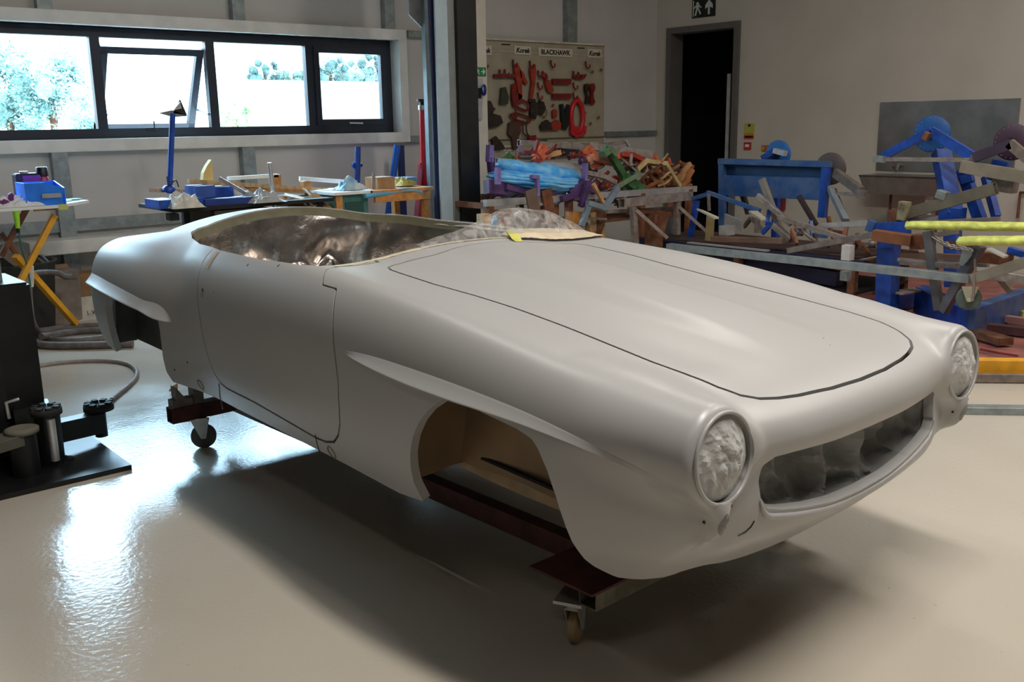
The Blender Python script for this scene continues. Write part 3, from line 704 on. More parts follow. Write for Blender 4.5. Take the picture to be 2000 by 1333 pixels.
    # faint arc line over each lamp (seam of the lamp surround)
# grille opening masked with grey paper
def gp(s,t):
    v=-.50+1.0*s; top=.640; bot=float(np.interp(abs(v),[0,.14,.28,.40,.46,.5],[.430,.438,.458,.480,.50,.53])); z=top+.02-(top+.04-bot)*t
    dep=.105*math.sin(pi*min(1,max(0,t*.98+.01)))**.5*min(1,(0.5-abs(v))/.08+.12)
    f_=(cre((v*7,z*9,1.5))-.22)*.075+fbm((v*6,z*6,3))*.03
    e=min(1,(.5-abs(v))/.05)*min(1,t/.12)*min(1,(1-t)/.12)
    return Vector((v,max(uat(v,.66),uat(v,.50))+.016+dep*.8+f_*e,z))
mb=MB(); mb.grid(gp,70,22,smooth=False); part('grille_masking',mb,GREYP,car,local=True,label='crumpled grey paper filling the grille opening')
gr=catmull(grilP,6)
lipv=[]
mb=MB()
low=[p for p in gr if p[1]<.56]
low=sorted(low,key=lambda p:p[0])
pts=[(p[0],uat(p[0],max(p[1]-.022,.40))-.004,p[1]-.018) for p in low]
mb.tube(pts,lambda t:.002+.0065*min(1,math.sin(pi*t)*3),8); part('grille_lip',mb,PRIMER,car,local=True,label='raised lip under the grille opening')
# inside of the shell seen through openings: paper lining of the front wheel well, rear inner wing
LINE=mat('tan_masking_paper',(.30,.205,.115),.6,var=.15,scale=3,bump=.25,bscale=5)
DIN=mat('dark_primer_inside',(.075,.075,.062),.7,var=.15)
for sg in (-1,1):
    def wl(s,t):
        u=-.47+.97*s; z=.325+.435*t
        v=.52+.22*max(0,(t-.75)/.25)**2+.02*fbm((u*3,z*3,sg*4.))+.012*math.sin(u*12+z*10)
        return Vector((sg*v,u,z))
    mb=MB(); mb.grid(wl,40,16); part('wheel_well_masking',mb,LINE,car,local=True,label='tan paper lining the front wheel well')
    mb=MB(); mb.bar((sg*.525,-.46,.352),(sg*.525,.46,.365),.012,.012); part('inner_rail',mb,BLACKM,car,local=True)
    mb=MB()
    def wl2(s,t):
        return Vector((sg*(.515-.01*t),-.47+.97*s,.29+.03*t+.004*math.sin(s*7)))
    mb.grid(wl2,20,2); part('lining_hem',mb,mat('pale_tan_paper',(.50,.37,.22),.6),car,local=True)
    # front bulkhead of the well (behind the arch)
    mb=MB(); mb.grid(lambda s,t:Vector((sg*(.50+.25*s),.42+.01*math.sin(s*6),.32+.44*t)),6,6); part('wheel_well_bulkhead',mb,LINE,car,local=True)
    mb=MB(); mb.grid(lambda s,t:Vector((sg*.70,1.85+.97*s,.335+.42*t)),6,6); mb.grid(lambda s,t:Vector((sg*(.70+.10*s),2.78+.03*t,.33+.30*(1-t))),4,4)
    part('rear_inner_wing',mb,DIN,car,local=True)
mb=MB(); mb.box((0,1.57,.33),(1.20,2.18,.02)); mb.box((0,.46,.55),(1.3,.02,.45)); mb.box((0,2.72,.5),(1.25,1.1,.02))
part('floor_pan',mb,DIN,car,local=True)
# sill seams, drain plugs, lock holes, small screw holes
def ondisc(u,z,r,ext,m,name,rz=1.0):
    v=vat(u,z); mb=MB(); vs_=[]; N_=18
    for k in range(N_):
        a=2*pi*k/N_; uu=u+r*math.cos(a); zz=z+r*rz*math.sin(a); vs_.append((vat(uu,zz)-ext,uu,zz))
    mb.add(vs_,[list(range(N_))]); return part(name,mb,m,car,local=True)
def Hb(px,py):
    "where the line of sight meets the near flank"
    o=CARM.inverted()@Vector(CAM); q=CARM.inverted()@Vector(at(px,py,z=.0)); d=(q-o).normalized(); t=np.arange(1.2,7,.01); P=np.array(o)+np.array(d)*t[:,None]; f=F(*P.T); i=int(np.argmax(f<0))
    lo,hi=t[i-1],t[i]
    for _ in range(18):
        mm=(lo+hi)/2
        if float(F(*[np.array([x]) for x in (np.array(o)+np.array(d)*mm)])[0])<0: hi=mm
        else: lo=mm
    return Vector(np.array(o)+np.array(d)*lo)
for (px,py,r) in ((392,752,.020),(648,884,.021)):
    p=Hb(px,py); mb=MB(); pts=[(vat(p.y+r*math.cos(a),p.z+r*1.15*math.sin(a))-.0015,p.y+r*math.cos(a),p.z+r*1.15*math.sin(a)) for a in [2*pi*k/20 for k in range(21)]]
    mb.tube(pts,.0028,6,cap=False); plug=part('drain_plug',mb,BARED,car,local=True)
for (px,py,r,rz_) in ((395,572,.010,1.9),(417,572,.003,1),(366,708,.007,.7),(341,723,.007,.7),(484,518,.004,1.3),(544,519,.004,1.3)):
    p=Hb(px,py); hl=ondisc(p.y,p.z,r,.0012,BLACK,'lock_hole' if r>.009 else 'trim_hole',rz_)
    if px>390: hl.parent=door_near
for (px,py,r) in ((1607,660,.0045),(1620,674,.0035)):
    p=Hb(px,py); mb=MB(); mb.cyl((p.x,p.y,zat(p.x,p.y)-.002),(p.x,p.y,zat(p.x,p.y)+.0015),r,n=10); part('trim_hole',mb,BLACK,car,local=True)
for line in ([(428,750),(430,775),(436,800)],[(616,850),(619,866),(625,884)]):
    pts=[Hb(*q) for q in line]; mb=MB(); mb.tube([(p.x-.0008,p.y,p.z) for p in pts],.0022,6); part('sill_seam',mb,BLACK,car,local=True)
pts=[Hb(*q) for q in [(1441,1047),(1455,1040),(1466,1030),(1473,1018)]]; mb=MB(); mb.tube([(p.x,p.y-.0008,p.z) for p in pts],.0018,6); part('seam_mark',mb,BLACK,car,local=True)
# ------------------------------------------------------------------ the dolly under the body
dol=thing('body_dolly','dark red steel dolly frame on castors under the car body','dolly',(2.406,2.085,0)); dol.rotation_euler=(0,0,math.radians(1.928))
DRED=mat('dark_red_oxide',(.085,.022,.018),.5,.1,var=.35,scale=10)
OLV=mat('dirty_olive_steel',(.13,.115,.07),.6,.1,scale=12,col2=(.24,.22,.17))
mb=MB(); mb.bar((-.37,-.20,.190),(-.37,2.55,.190),.055,.075,hollow=True); part('side_rail',mb,DRED,dol,local=True)
mb=MB(); mb.bar((.37,-.20,.190),(.37,2.55,.190),.055,.075,hollow=True); part('side_rail',mb,DRED,dol,local=True)
mb=MB(); mb.bar((-.60,-.235,.195),(.62,-.235,.195),.07,.060,hollow=True); part('cross_beam',mb,OLV,dol,local=True,label='dirty olive cross beam at the front')
mb=MB(); mb.bar((-.72,2.42,.200),(.72,2.42,.200),.07,.075,hollow=True); part('cross_beam',mb,DRED,dol,local=True)
for sg in (-1,1):
    for u_ in (2.42,):
        mb=MB(); mb.box((sg*.58,u_,.30),(.05,.06,.15)); mb.box((sg*.60,u_,.378),(.16,.10,.012)); mb.box((sg*.66,u_,.255),(.10,.06,.04)); mb.prism([(sg*.64,u_-.03,.27),(sg*.69,u_-.03,.27),(sg*.69,u_-.03,.34)],(0,.06,0)); part('upright',mb,BARED,dol,local=True)
    mb=MB(); mb.box((sg*.40,-.16,.26),(.05,.06,.07)); part('upright',mb,DRED,dol,local=True)
def castor(parent,x,y,rz,wm,fm,ztop=.165,sc=1.0):
    M=lambda p:Vector((x,y,0))+Matrix.Rotation(rz,3,'Z')@Vector((p[0]*sc,p[1]*sc,p[2]*(sc if p[2]<.13 else 1)))
    mb=MB(); mb.lathe(M((-.014,.0,.052)),[(.02*sc,0),(.048*sc,.002),(.052*sc,.006),(.052*sc,.024),(.048*sc,.028),(.02*sc,.03)],28,axis=Matrix.Rotation(rz,3,'Z')@Vector((1,0,0)))
    wmb=mb
    mb=MB()
    for s_ in (-1,1): mb.prism([M((s_*.020,-.028,.125)),M((s_*.020,.045,.125)),M((s_*.020,.010,.045)),M((s_*.020,-.010,.045))],Matrix.Rotation(rz,3,'Z')@Vector((s_*.003,0,0)))
    mb.prism([M((-.02,-.028,.122)),M((.02,-.028,.122)),M((.02,.045,.122)),M((-.02,.045,.122))],Vector((0,0,.006)))
    mb.cyl(M((0,.03,.128)),M((0,.03,ztop-.008)),.022); mb.prism([M((-.045,-.02,ztop-.01)),M((.045,-.02,ztop-.01)),M((.045,.08,ztop-.01)),M((-.045,.08,ztop-.01))],Vector((0,0,.01)))
    mb.cyl(M((-.026,0,.052)),M((.026,0,.052)),.008)
    fk=part('castor_fork',mb,fm,parent,local=True); part('castor_wheel',wmb,wm,fk,local=True)
TW=mat('tan_castor_tyre',(.42,.30,.16),.5); GW=mat('grey_castor_tyre',(.10,.09,.085),.5)
castor(dol,-.55,-.14,2.0,TW,SILV); castor(dol,.52,-.16,1.2,TW,SILV); castor(dol,-.56,2.42,1.1,GW,SILV,.165,1.18); castor(dol,.52,2.42,.6,GW,SILV)
mb=MB(); mb.prism([(-.63,-.02,.226),(-.63,-.28,.226),(-.40,-.28,.226),(-.40,-.02,.226)],(0,0,.008)); part('corner_plate',mb,DRED,dol,local=True)
# ------------------------------------------------------------------ left edge: two-post lift and the bench behind it
def P_(a,**k): return at(a[0],a[1],**k)
lift=thing('vehicle_lift','black vehicle lift post with folded arms at the left edge','lift',(.93,5.05,0))
mb=MB(); mb.box((.93,5.10,1.75),(.26,.30,3.5),bev=.01); part('column',mb,mat('grey_green_paint',(.16,.20,.18),.5),lift)
mb=MB(); mb.box((.94,5.02,.47),(.40,.42,.80),bev=.012); mb.box((.86,4.80,.46),(.22,.06,.62)); part('carriage',mb,BLACK,lift)
mb=MB(); mb.box((.98,4.84,.012),(.80,.86,.024)); part('base_plate_and_shadow',mb,BLACK,lift)  # black plate, stretched forward to stand in for the lift's shadow as well
armA=at(72,868,z=.10); armB=at(196,826,z=.12)
mb=MB(); mb.bar((armA.x-.05,armA.y-.02,.145),(armB.x,armB.y,.125),.085,.10); mb.prism([(armA.x-.10,armA.y-.10,.08),(armA.x+.06,armA.y-.10,.08),(armA.x+.10,armA.y+.12,.08),(armA.x-.06,armA.y+.14,.08)],(0,0,.20)); part('arm',mb,BLACK,lift,label='long low arm reaching out to the right')
mb=MB(); mb.cyl((armB.x,armB.y,.05),(armB.x,armB.y,.19),.030); part('pad_post',mb,BLACK,lift)
def liftpad(c,r,m,lab=None):
    mb=MB(); mb.lathe(c,[(r*.5,-.012),(r,-.008),(r,.018),(r*.86,.024),(r*.2,.020)],24)
    for k in range(8):
        a=2*pi*k/8; mb.box((c[0]+r*.72*math.cos(a),c[1]+r*.72*math.sin(a),c[2]+.027),(r*.42,r*.36,.012),rz=a)
    return part('lift_pad',mb,m,lift,label=lab)
liftpad((armB.x,armB.y,.195),.072,RUBBER)
pB=at(90,806,z=.27); liftpad((pB.x,pB.y,.27),.07,RUBBER)
pC=at(42,838,z=.24); 
mb=MB(); mb.lathe((pC.x,pC.y,.232),[(.05,-.014),(.072,-.010),(.072,.010),(.05,.016),(.02,.012)],24); part('lift_pad',mb,mat('dusty_olive_pad',(.17,.16,.12),.8),lift,label='dusty olive lift pad')
mb=MB(); q=at(50,850,z=.20); mb.cyl((pC.x+.02,pC.y-.03,.03),(pC.x+.02,pC.y-.03,.22),.022); part('chrome_pin',mb,SILV,lift)
mb=MB(); mb.cyl((pB.x-.0,pB.y-.06,.05),(pB.x-.0,pB.y-.06,.25),.020); part('chrome_pin',mb,SILV,lift)
mb=MB(); mb.cyl((pC.x,pC.y,.02),(pC.x,pC.y,.22),.060); mb.cyl((pB.x,pB.y,.02),(pB.x,pB.y,.26),.058); part('arm_hub',mb,BLACK,lift)
mb=MB(); a=at(0,838,z=.22); mb.bar((a.x-.35,a.y-.25,.19),(pC.x-.02,pC.y-.0,.20),.12,.05); part('arm',mb,mat('worn_olive_arm',(.10,.10,.075),.5),lift,label='near arm with worn olive top')
mb=MB(); y_=4.76; a=at(37,780,Y=y_); b=at(12,787,Y=y_); c_=at(18,818,Y=y_); mb.tube([a,b,c_],.009,8); part('lock_lever',mb,SILV,lift,label='bent bright steel lever')
mb=MB(); a=at(128,903,z=.015); mb.box((a.x,a.y,.02),(.07,.05,.03)); mb.cyl((a.x,a.y,.02),(a.x,a.y,.045),.014); part('anchor_bolt',mb,BLACK,lift)
# hoses on the floor
def fl(px,py,z=.012): v=at(px,py,z=z); return v
mb=MB(); mb.tube([fl(*p) for p in [(40,722),(70,716),(110,710),(160,706),(215,706),(250,712),(266,724),(264,740),(248,757),(232,770),(218,782)]],.015,10,sub=5); solo('air_hose',mb,HOSEP,'pale grey hose looping over the floor to the lift pad','hose')
mb=MB(); mb.tube([fl(40,652,.03),fl(75,648,.03),fl(130,641,.03),fl(190,637,.03),fl(260,637,.03)],.028,10,sub=5); solo('extraction_hose',mb,RUBG,'grey thick hose lying straight nearest the cardboard boxes','hose')
mb=MB(); mb.tube([fl(80,658,.06),fl(130,650,.03),fl(180,646,.03),fl(260,646,.03)],.026,10,sub=5); solo('extraction_hose',mb,RUBG,'grey thick hose lying beside the straight hose, middle of the coil','hose')
hp=[at(56,556,Y=7.75),at(57,590,Y=7.72),at(62,628,Y=7.6),fl(80,655,.03),fl(115,666,.03),fl(170,665,.03),fl(260,652,.03)]
mb=MB(); mb.tube(hp,.028,10,sub=6); h_=solo('extraction_hose',mb,RUBG,'grey thick hose hanging from the trestle bench and turning on the floor','hose')
mb=MB(); mb.tube([fl(260,672,.03),fl(170,675,.03),fl(100,675,.03),fl(66,670,.03),fl(58,661,.03),fl(70,655,.035),fl(100,655,.04)],.028,10,sub=5); solo('extraction_hose',mb,RUBG,'grey thick hose looping back furthest from the wall','hose')
mb=MB(); mb.tube([at(56,520,Y=7.75),at(57,545,Y=7.75),at(56,560,Y=7.75)],.035,10); solo('hose_coupling',mb,CLOTH,'pale taped coupling at the top of the hanging hose','coupling')
mb=MB(); mb.tube([at(60,540,Y=7.8),at(75,533,Y=7.85),at(110,533,Y=7.95),at(128,541,Y=7.95),at(140,541,Y=7.95)],.022,10,sub=4); solo('side_hose',mb,RUBG,'grey hose end resting across the boxes','hose')
# trestle bench
TY=7.75
tb=thing('trestle_bench','trestle bench with pale top and orange folding legs under the window','workbench',(1.6,TY,0))
tz=at(100,401,Y=TY-.25).z; xr_=at(174,392,Y=TY+.05).x
mb=MB(); mb.prism([(-.6,TY-.30,tz-.022),(xr_-.32,TY-.28,tz-.022),(xr_,TY+.05,tz-.022),(xr_-.1,TY+.40,tz-.022),(-.6,TY+.40,tz-.022)],(0,0,.022)); part('bench_top',mb,PAPERW,tb)
def leg(a,b,w,m,Y1,Y2): 
    mb=MB(); p=at(a[0],a[1],Y=Y1); q=at(b[0],b[1],Y=Y2); 
    if q.z<.01: q=at(b[0],b[1],z=.0)
    mb.bar(p,q,w,w*.7); return part('leg',mb,m,tb)
leg((107,420),(8,610),.055,YEL,TY-.1,TY-.1); leg((30,500),(148,633),.055,YEL,TY,TY+.2)
leg((52,408),(2,500),.05,RUSTO,TY+.1,TY+.1); leg((2,455),(34,500),.04,RUSTO,TY+.15,TY+.15)
for yy in (-.22,.32):
    mb=MB(); mb.bar((-.50,TY+yy,0),(-.50,TY+yy,tz-.022),.05,.05); part('leg',mb,RUSTO,tb)
mb=MB(); a=at(106,405,Y=TY-.2); mb.bar(a-Vector((.14,0,.01)),a+Vector((.06,0,-.01)),.03,.02); part('bracket',mb,WOODO,tb)
mb=MB(); a=at(122,405,Y=TY-.25); mb.box(a,(.07,.05,.045),bev=.006); part('end_cap',mb,mat('lime_cap',(.60,.62,.18),.5),tb,label='yellow end cap')
def onb(px,Y=None): # spot on the bench top
    Y=Y or TY; x=at(px,395,Y=Y).x; return Vector((x,Y,tz))
tin=thing('solvent_tin','purple and black solvent tin behind the blue parts bin','tin',onb(62,7.85))
a=onb(62,7.85); zt_=at(62,338,Y=7.85).z
mb=MB(); mb.box((a.x,a.y,(tz+zt_)/2),(.20,.12,zt_-tz),bev=.008); part('tin_can',mb,mat('black_tin',(.02,.015,.04),.35),tin)
mb=MB(); mb.box((a.x+.02,a.y-.062,(tz+zt_)/2+.0),(.15,.003,(zt_-tz)*.86)); part('tin_label',mb,mat('purple_label',(.22,.04,.30),.45),tin)
text('Panelwipe',.036,(a.x+.022,a.y-.065,(tz+zt_)/2+.02),(pi/2,0,0),PAPERW,tin)
mb=MB(); mb.cyl((a.x-.03,a.y,zt_),(a.x-.03,a.y,zt_+.015),.03); part('tin_lid',mb,SILV,tin)
a=onb(89,7.82); can=thing('spray_can','red spray can with black cap on the trestle bench','can',a); zc_=at(89,326,Y=7.82).z
mb=MB(); mb.lathe(a,[(.040,0),(.042,.01),(.042,(zc_-a.z)*.70),(.030,(zc_-a.z)*.76)],20); part('can_body',mb,mat('can_red',(.45,.03,.06),.35),can)
mb=MB(); mb.lathe((a.x,a.y,a.z+(zc_-a.z)*.74),[(.041,0),(.041,(zc_-a.z)*.24),(.036,(zc_-a.z)*.26)],20); part('can_cap',mb,BLACK,can)
a=onb(81,7.62); bn=thing('parts_bin','bright blue plastic parts bin on the trestle bench','bin',a)
w_,d_,hh=.27,.22,at(60,357,Y=7.55).z-tz
mb=MB(); t_=.008
mb.prism([(a.x-w_/2+.02,a.y-d_/2,tz),(a.x+w_/2-.02,a.y-d_/2,tz),(a.x+w_/2,a.y-d_/2-.02,tz+hh*.72),(a.x+w_/2,a.y-d_/2-.02,tz+hh*.72),(a.x+.0,a.y-d_/2-.02,tz+hh),(a.x-w_/2,a.y-d_/2-.02,tz+hh)],(0,t_,0))
for sx in (-1,1): mb.prism([(a.x+sx*w_/2,a.y-d_/2-.02,tz),(a.x+sx*w_/2,a.y+d_/2,tz),(a.x+sx*w_/2,a.y+d_/2,tz+hh),(a.x+sx*w_/2,a.y-d_/2-.02,tz+hh*(.72 if sx>0 else 1))],(-sx*t_,0,0))
mb.box((a.x,a.y+d_/2,tz+hh/2),(w_,t_,hh)); mb.box((a.x,a.y,tz+.005),(w_,d_,.008)); part('bin_tub',mb,LBLUE,bn)
mb=MB(); mb.box((a.x+.04,a.y-d_/2-.022,tz+hh*.42),(.13,.004,.032)); part('bin_label',mb,mat('grey_label',(.30,.32,.33),.5),bn)
def crumple(name,label,cat,c,sx,sy,h,m,seed=0,group=None,n=14):
    mb=MB()
    def f(s,t):
        x=(s-.5)*sx; y=(t-.5)*sy; e=max(0,1-(2*abs(s-.5))**3)*max(0,1-(2*abs(t-.5))**3)
        return Vector((c[0]+x+.02*noise.noise(Vector((s*5,t*5,seed))),c[1]+y,c[2]+h*.75*e*(.45+abs(noise.noise(Vector((s*3.2,t*3.2,seed+3))))*1.1+.25*abs(noise.noise(Vector((s*9,t*9,seed)))))+.002))
    mb.grid(f,n,n,smooth=False); return solo(name,mb,m,label,cat,group)
a=onb(32,7.6); crumple('crumpled_cloth','white crumpled cloth left of the blue parts bin','cloth',a,.34,.26,.12,PAPERW,1)
a=onb(4,7.6); crumple('crumpled_cloth','purple crumpled cloth at the left edge of the trestle bench','cloth',a,.22,.22,.13,mat('purple_cloth',(.14,.02,.14),.7),5)
for i,(px,dy,s_,lab) in enumerate([(118,.05,.10,'pale green card square on the bench right of the blue bin'),(140,.12,.09,'teal card square at the tip of the bench'),(117,-.15,.06,'small white card on the front edge of the bench')]):
    a=onb(px,TY+dy); mb=MB(); mb.box((a.x,a.y,tz+.006+.002*i),(s_*1.4,s_,.01),rz=.3*i); solo('card_square',mb,[mat('mint_card',(.35,.60,.50),.6),mat('teal_card',(.08,.30,.28),.6),PAPERW][i],lab,'card')
a=at(33,415,Y=TY-.3); at_=thing('air_tool','lime green air blow gun hanging from the trestle bench','tool',at(34,450,Y=TY-.3))
mb=MB(); mb.tube([at(31,413,Y=TY-.3),at(33,430,Y=TY-.3),at(35,446,Y=TY-.3)],lambda t:.022-.006*t,10); part('gun_body',mb,LIME,at_)
mb=MB(); mb.tube([at(35,445,Y=TY-.3),at(36,455,Y=TY-.3)],.012,8); part('nozzle',mb,BLACK,at_)
mb=MB(); mb.tube([at(37,455,Y=TY-.3),at(42,485,Y=TY-.28),at(53,520,Y=TY-.1),at(60,560,Y=TY-.06)],.006,6,sub=5); part('air_line',mb,mat('teal_air_line',(.02,.14,.14),.5),at_)
# under the bench, against the wall
b_=at(128,634,z=0); ZT=at(128,520,Y=8.35).z
bx=thing('carton','tall grey and brown carton standing left of the white card','box',(b_.x,8.35,0)); a=at(128,575,Y=8.3)
mb=MB(); mb.box((a.x+.0,8.4,(ZT)/2*.94),(.24,.18,ZT*.94),rz=.04,ry=.05); part('carton_body',mb,CARDG,bx)
mb=MB(); mb.prism([(a.x-.13,8.30,ZT*.80),(a.x+.11,8.30,ZT*.78),(a.x+.09,8.5,ZT),(a.x-.12,8.5,ZT)],(0,.01,0)); part('carton_flap',mb,CARD,bx,label='brown top flap')
a=at(162,560,Y=8.55); mb=MB(); z1_=at(160,535,Y=8.5).z; mb.box((a.x+.03,8.6,z1_/2),(.30,.22,z1_)); solo('carton',mb,CARD,'brown open carton behind the white card','box')
a=at(166,605,Y=8.28); z1_=at(160,583,Y=8.28).z
cd_=thing('white_card','white card sheet with small print leaning on the brown carton','card',(a.x,8.3,0))
mb=MB(); mb.box((a.x+.02,8.33,z1_/2),(.34,.012,z1_),rx=-.12); part('card_sheet',mb,mat('cream_card',(.70,.66,.58),.7),cd_)
text('L W',.05,(a.x+.06,8.29,.07),(pi/2-.12,0,0),BLACK,cd_)
a=at(70,600,Y=8.35)
mb=MB(); mb.lathe((a.x-.12,8.40,0),[(.26,0),(.31,.52),(.33,.54),(.30,.54),(.24,.04)],28); solo('rubber_tub',mb,mat('dark_tub',(.035,.035,.03),.7),'large dark tub under the trestle bench','tub')
a=at(22,600,Y=8.2); mb=MB(); mb.lathe((a.x-.55,8.2,0),[(.2,0),(.32,.01),(.34,.08),(.32,.18),(.2,.19)],28); solo('old_tyre',mb,RUBBER,'black tyre lying flat at the left edge under the bench','tyre')
a=at(64,500,Y=8.4); mb=MB(); mb.lathe((a.x,8.42,a.z-.08),[(.03,-.05),(.09,-.04),(.10,.0),(.09,.04),(.03,.05)],20,axis=(.2,-1,.1)); solo('cable_reel',mb,mat('dark_red_plastic',(.06,.012,.012),.5),'dark red reel resting on the tub','reel')
a=at(28,505,Y=8.15); mb=MB(); mb.prism([a+Vector((-.16,0,.10)),a+Vector((.05,0,.13)),a+Vector((.15,.05,-.05)),a+Vector((.03,0,-.10))],(0,.02,0)); solo('carton_flap',mb,CARDG,'loose grey carton flap behind the crossed orange legs','flap')
for i,(p,q) in enumerate([((72,505),(98,528)),((80,500),(102,522)),((66,512),(96,545))]):
    mb=MB(); mb.bar(at(*p,Y=8.4),at(*q,Y=8.3),.02,.03); solo('metal_strip',mb,STEELP,'dull grey metal strip lying over the dark tub','strip','loose strips over the tub')
# wall shelf board and steel shelf line
a=at(50,485,Y=8.7); b2=at(263,470,Y=8.7); mb=MB(); mb.box(((a.x+b2.x)/2,8.72,(a.z+b2.z)/2),(b2.x-a.x,.30,.115),bev=.004); struct('trim_4',mb,TRIMW)
# ------------------------------------------------------------------ benches behind the boot
BY=7.55; bz=at(360,406,Y=BY-.35).z
wb=thing('workbench','dark workbench heaped with blue boxes and timber','workbench',(3.4,BY,0)); x0_=at(304,404,Y=BY).x; x1_=at(610,404,Y=BY).x
mb=MB(); mb.box(((x0_+x1_)/2,BY,bz-.015),(x1_-x0_,.75,.03)); part('bench_top',mb,BLACKM,wb)
for x in (x0_+.35,x1_-.1):
    for y in (-.3,.3): mb=MB(); mb.box((x,BY+y,bz/2-.015),(.05,.05,bz-.03)); part('leg',mb,BLACKM,wb)
mb=MB(); mb.box((x0_+.55,BY-.1,bz-.13),(.45,.5,.18)); part('drawer_box',mb,mat('dark_brown_box',(.05,.035,.02),.7),wb)
def B(px,py,Y=BY): return at(px,py,Y=Y)
def bxs(name,label,cat,x0,x1,y0,y1,Y,dep,m,group=None,rz=0,bev=.003):
    a=at(x0,y1,Y=Y); b=at(x1,y0,Y=Y); mb=MB(); c=(a+b)/2; mb.box((c.x,Y+dep/2,c.z),(abs(b.x-a.x),dep,abs(b.z-a.z)),rz=rz,bev=bev); return solo(name,mb,m,label,cat,group)
bxs('storage_tray','long flat blue tray on the dark workbench','tray',312,400,386,409,BY-.33,.3,BLUE)
bxs('storage_tray','long flat blue tray on the right, nearer the camera','tray',405,497,384,411,BY-.36,.4,mat('deep_blue_box',(.01,.035,.20),.45),rz=-.05)
bxs('storage_box','blue lidded box standing on the blue trays','box',384,420,362,388,BY-.2,.22,mat('light_blue_box',(.04,.10,.36),.45))
bxs('storage_box','darker blue box behind the lidded blue box','box',418,456,364,388,BY-.12,.22,BLUE)
a=B(357,400,BY-.3); crumple('crumpled_cloth','pale crumpled cloth hanging over the corner of the workbench','cloth',(a.x,a.y,bz),.26,.3,.17,CLOTH,9)
a=B(512,395,BY-.3); crumple('plastic_bag','clear crumpled plastic bag right of the blue trays','bag',(a.x,a.y,bz),.30,.3,.14,mat('milky_plastic',(.42,.42,.40),.35),11)
a=B(455,388,BY); crumple('plastic_bag','grey crumpled plastic bag behind the blue trays','bag',(a.x,a.y,bz+.04),.26,.2,.13,mat('greyish_plastic',(.36,.35,.33),.4),14)
def plank(label,p,q,w,h,m,Y1=BY,Y2=BY,name='timber_plank',cat='plank',group=None,hollow=False):
    mb=MB(); mb.bar(at(*p,Y=Y1),at(*q,Y=Y2),w,h,hollow=hollow); return solo(name,mb,m,label,cat,group)
plank('thin pale plank poking out left past the blue pole stand',(294,372),(400,374),.03,.028,WOOD,7.6,7.8)
plank('long pale plank sloping down to the green desk',(368,354),(655,373),.04,.035,WOOD,7.5,7.75)
plank('second long plank lying under the sloping one',(470,368),(640,376),.04,.03,WOODO,7.6,7.7)
plank('round grey stick across the timber heap',(428,348),(490,384),.028,.028,BARE,7.4,7.3)
plank('short white painted plank raised at its right end',(445,349),(542,343),.04,.03,PAPERW,7.7,7.7)
bxs('wood_block','brown block under the right end of the white plank','block',536,549,341,372,7.68,.1,WOODO)
plank('white painted plank bridging two wood blocks',(585,349),(685,356),.05,.035,PAPERW,7.7,7.6)
bxs('wood_block','left brown block under the bridging plank','block',595,608,354,375,7.68,.1,WOODO); bxs('wood_block','right brown block under the bridging plank','block',673,687,357,372,7.6,.1,WOODO)
mb=MB(); mb.tube([at(526,318,Y=7.3),at(537,408,Y=7.3)],.018,12); solo('chrome_tube',mb,SILV,'upright bright metal tube standing in the timber heap','tube')
rng=random.Random(3)
for i,(px,py,rr,m_) in enumerate([(548,392,.3,CARD),(575,385,-.5,WOOD),(598,398,.7,PAPERW),(560,400,-.2,PAPERW),(615,390,.4,WOOD),(585,402,.1,CARD),(632,396,-.3,WOODO),(605,380,.9,PAPERW),(640,402,.2,CARD)]):
    lab=['brown card offcut leaning left in the heap by the chrome tube','pale wood offcut in the middle of the heap','white card offcut right of the middle','white card offcut low in the heap by the chrome tube','pale wood offcut at the right of the heap','brown card offcut low in the middle of the heap','orange wood offcut beside the green desk','white card offcut on top of the heap','brown card offcut at the foot of the heap by the green desk'][i]
    a=at(px,py,Y=7.3+.05*(i%4)); mb=MB(); mb.box(a,(.17,.12,.012),rz=rr,rx=.5*rr+.35,ry=.3*math.sin(i)); solo('offcut',mb,m_,lab,'offcut','offcuts heaped on the workbench')
a=at(406,352,Y=7.65); mb=MB(); mb.prism([at(396,355,Y=7.6),at(417,353,Y=7.6),at(416,335,Y=7.6),at(413,312,Y=7.6),at(404,325,Y=7.6),at(398,338,Y=7.6)],(0,.06,0)); solo('paper_cone',mb,mat('yellow_paper',(.72,.50,.17),.7),'pointed yellow paper cone standing behind the blue box','paper')
bxs('swivel_castor','small black castor under the left end of the workbench','castor',334,350,417,432,BY-.3,.1,BLACK)
# blue pole stand with fan head
ps=thing('pole_stand','tall blue pole stand with a folded dark fan head in front of the window','stand',(at(332,370,Y=7.6).x,7.6,bz))
mb=MB(); mb.tube([at(331,378,Y=7.6),at(337,222,Y=7.6)],.022,12); part('pole',mb,BLUE,ps)
mb=MB(); mb.prism([at(352,194,Y=7.6),at(366,226,Y=7.6),at(338,221,Y=7.6)],(0,.02,0)); part('fan_blade',mb,BLACK,ps)
mb=MB(); mb.prism([at(311,221,Y=7.55),at(337,215,Y=7.6),at(366,227,Y=7.6),at(340,229,Y=7.6)],(0,.02,0)); part('fan_blade',mb,STEELP,ps)
mb=MB(); mb.prism([at(352,199,Y=7.58),at(355,212,Y=7.58),at(338,216,Y=7.58)],(0,.01,0)); part('fan_blade',mb,SILV,ps)
mb=MB(); mb.lathe(at(330,375,Y=7.6),[(.05,0),(.05,.03),(.03,.05)],14); part('socket',mb,BLUE,ps)
mb=MB(); mb.tube([at(326,345,Y=7.57),at(330,362,Y=7.55),at(343,352,Y=7.57),at(349,366,Y=7.57)],.005,6,sub=4); part('cord',mb,BLACK,ps)
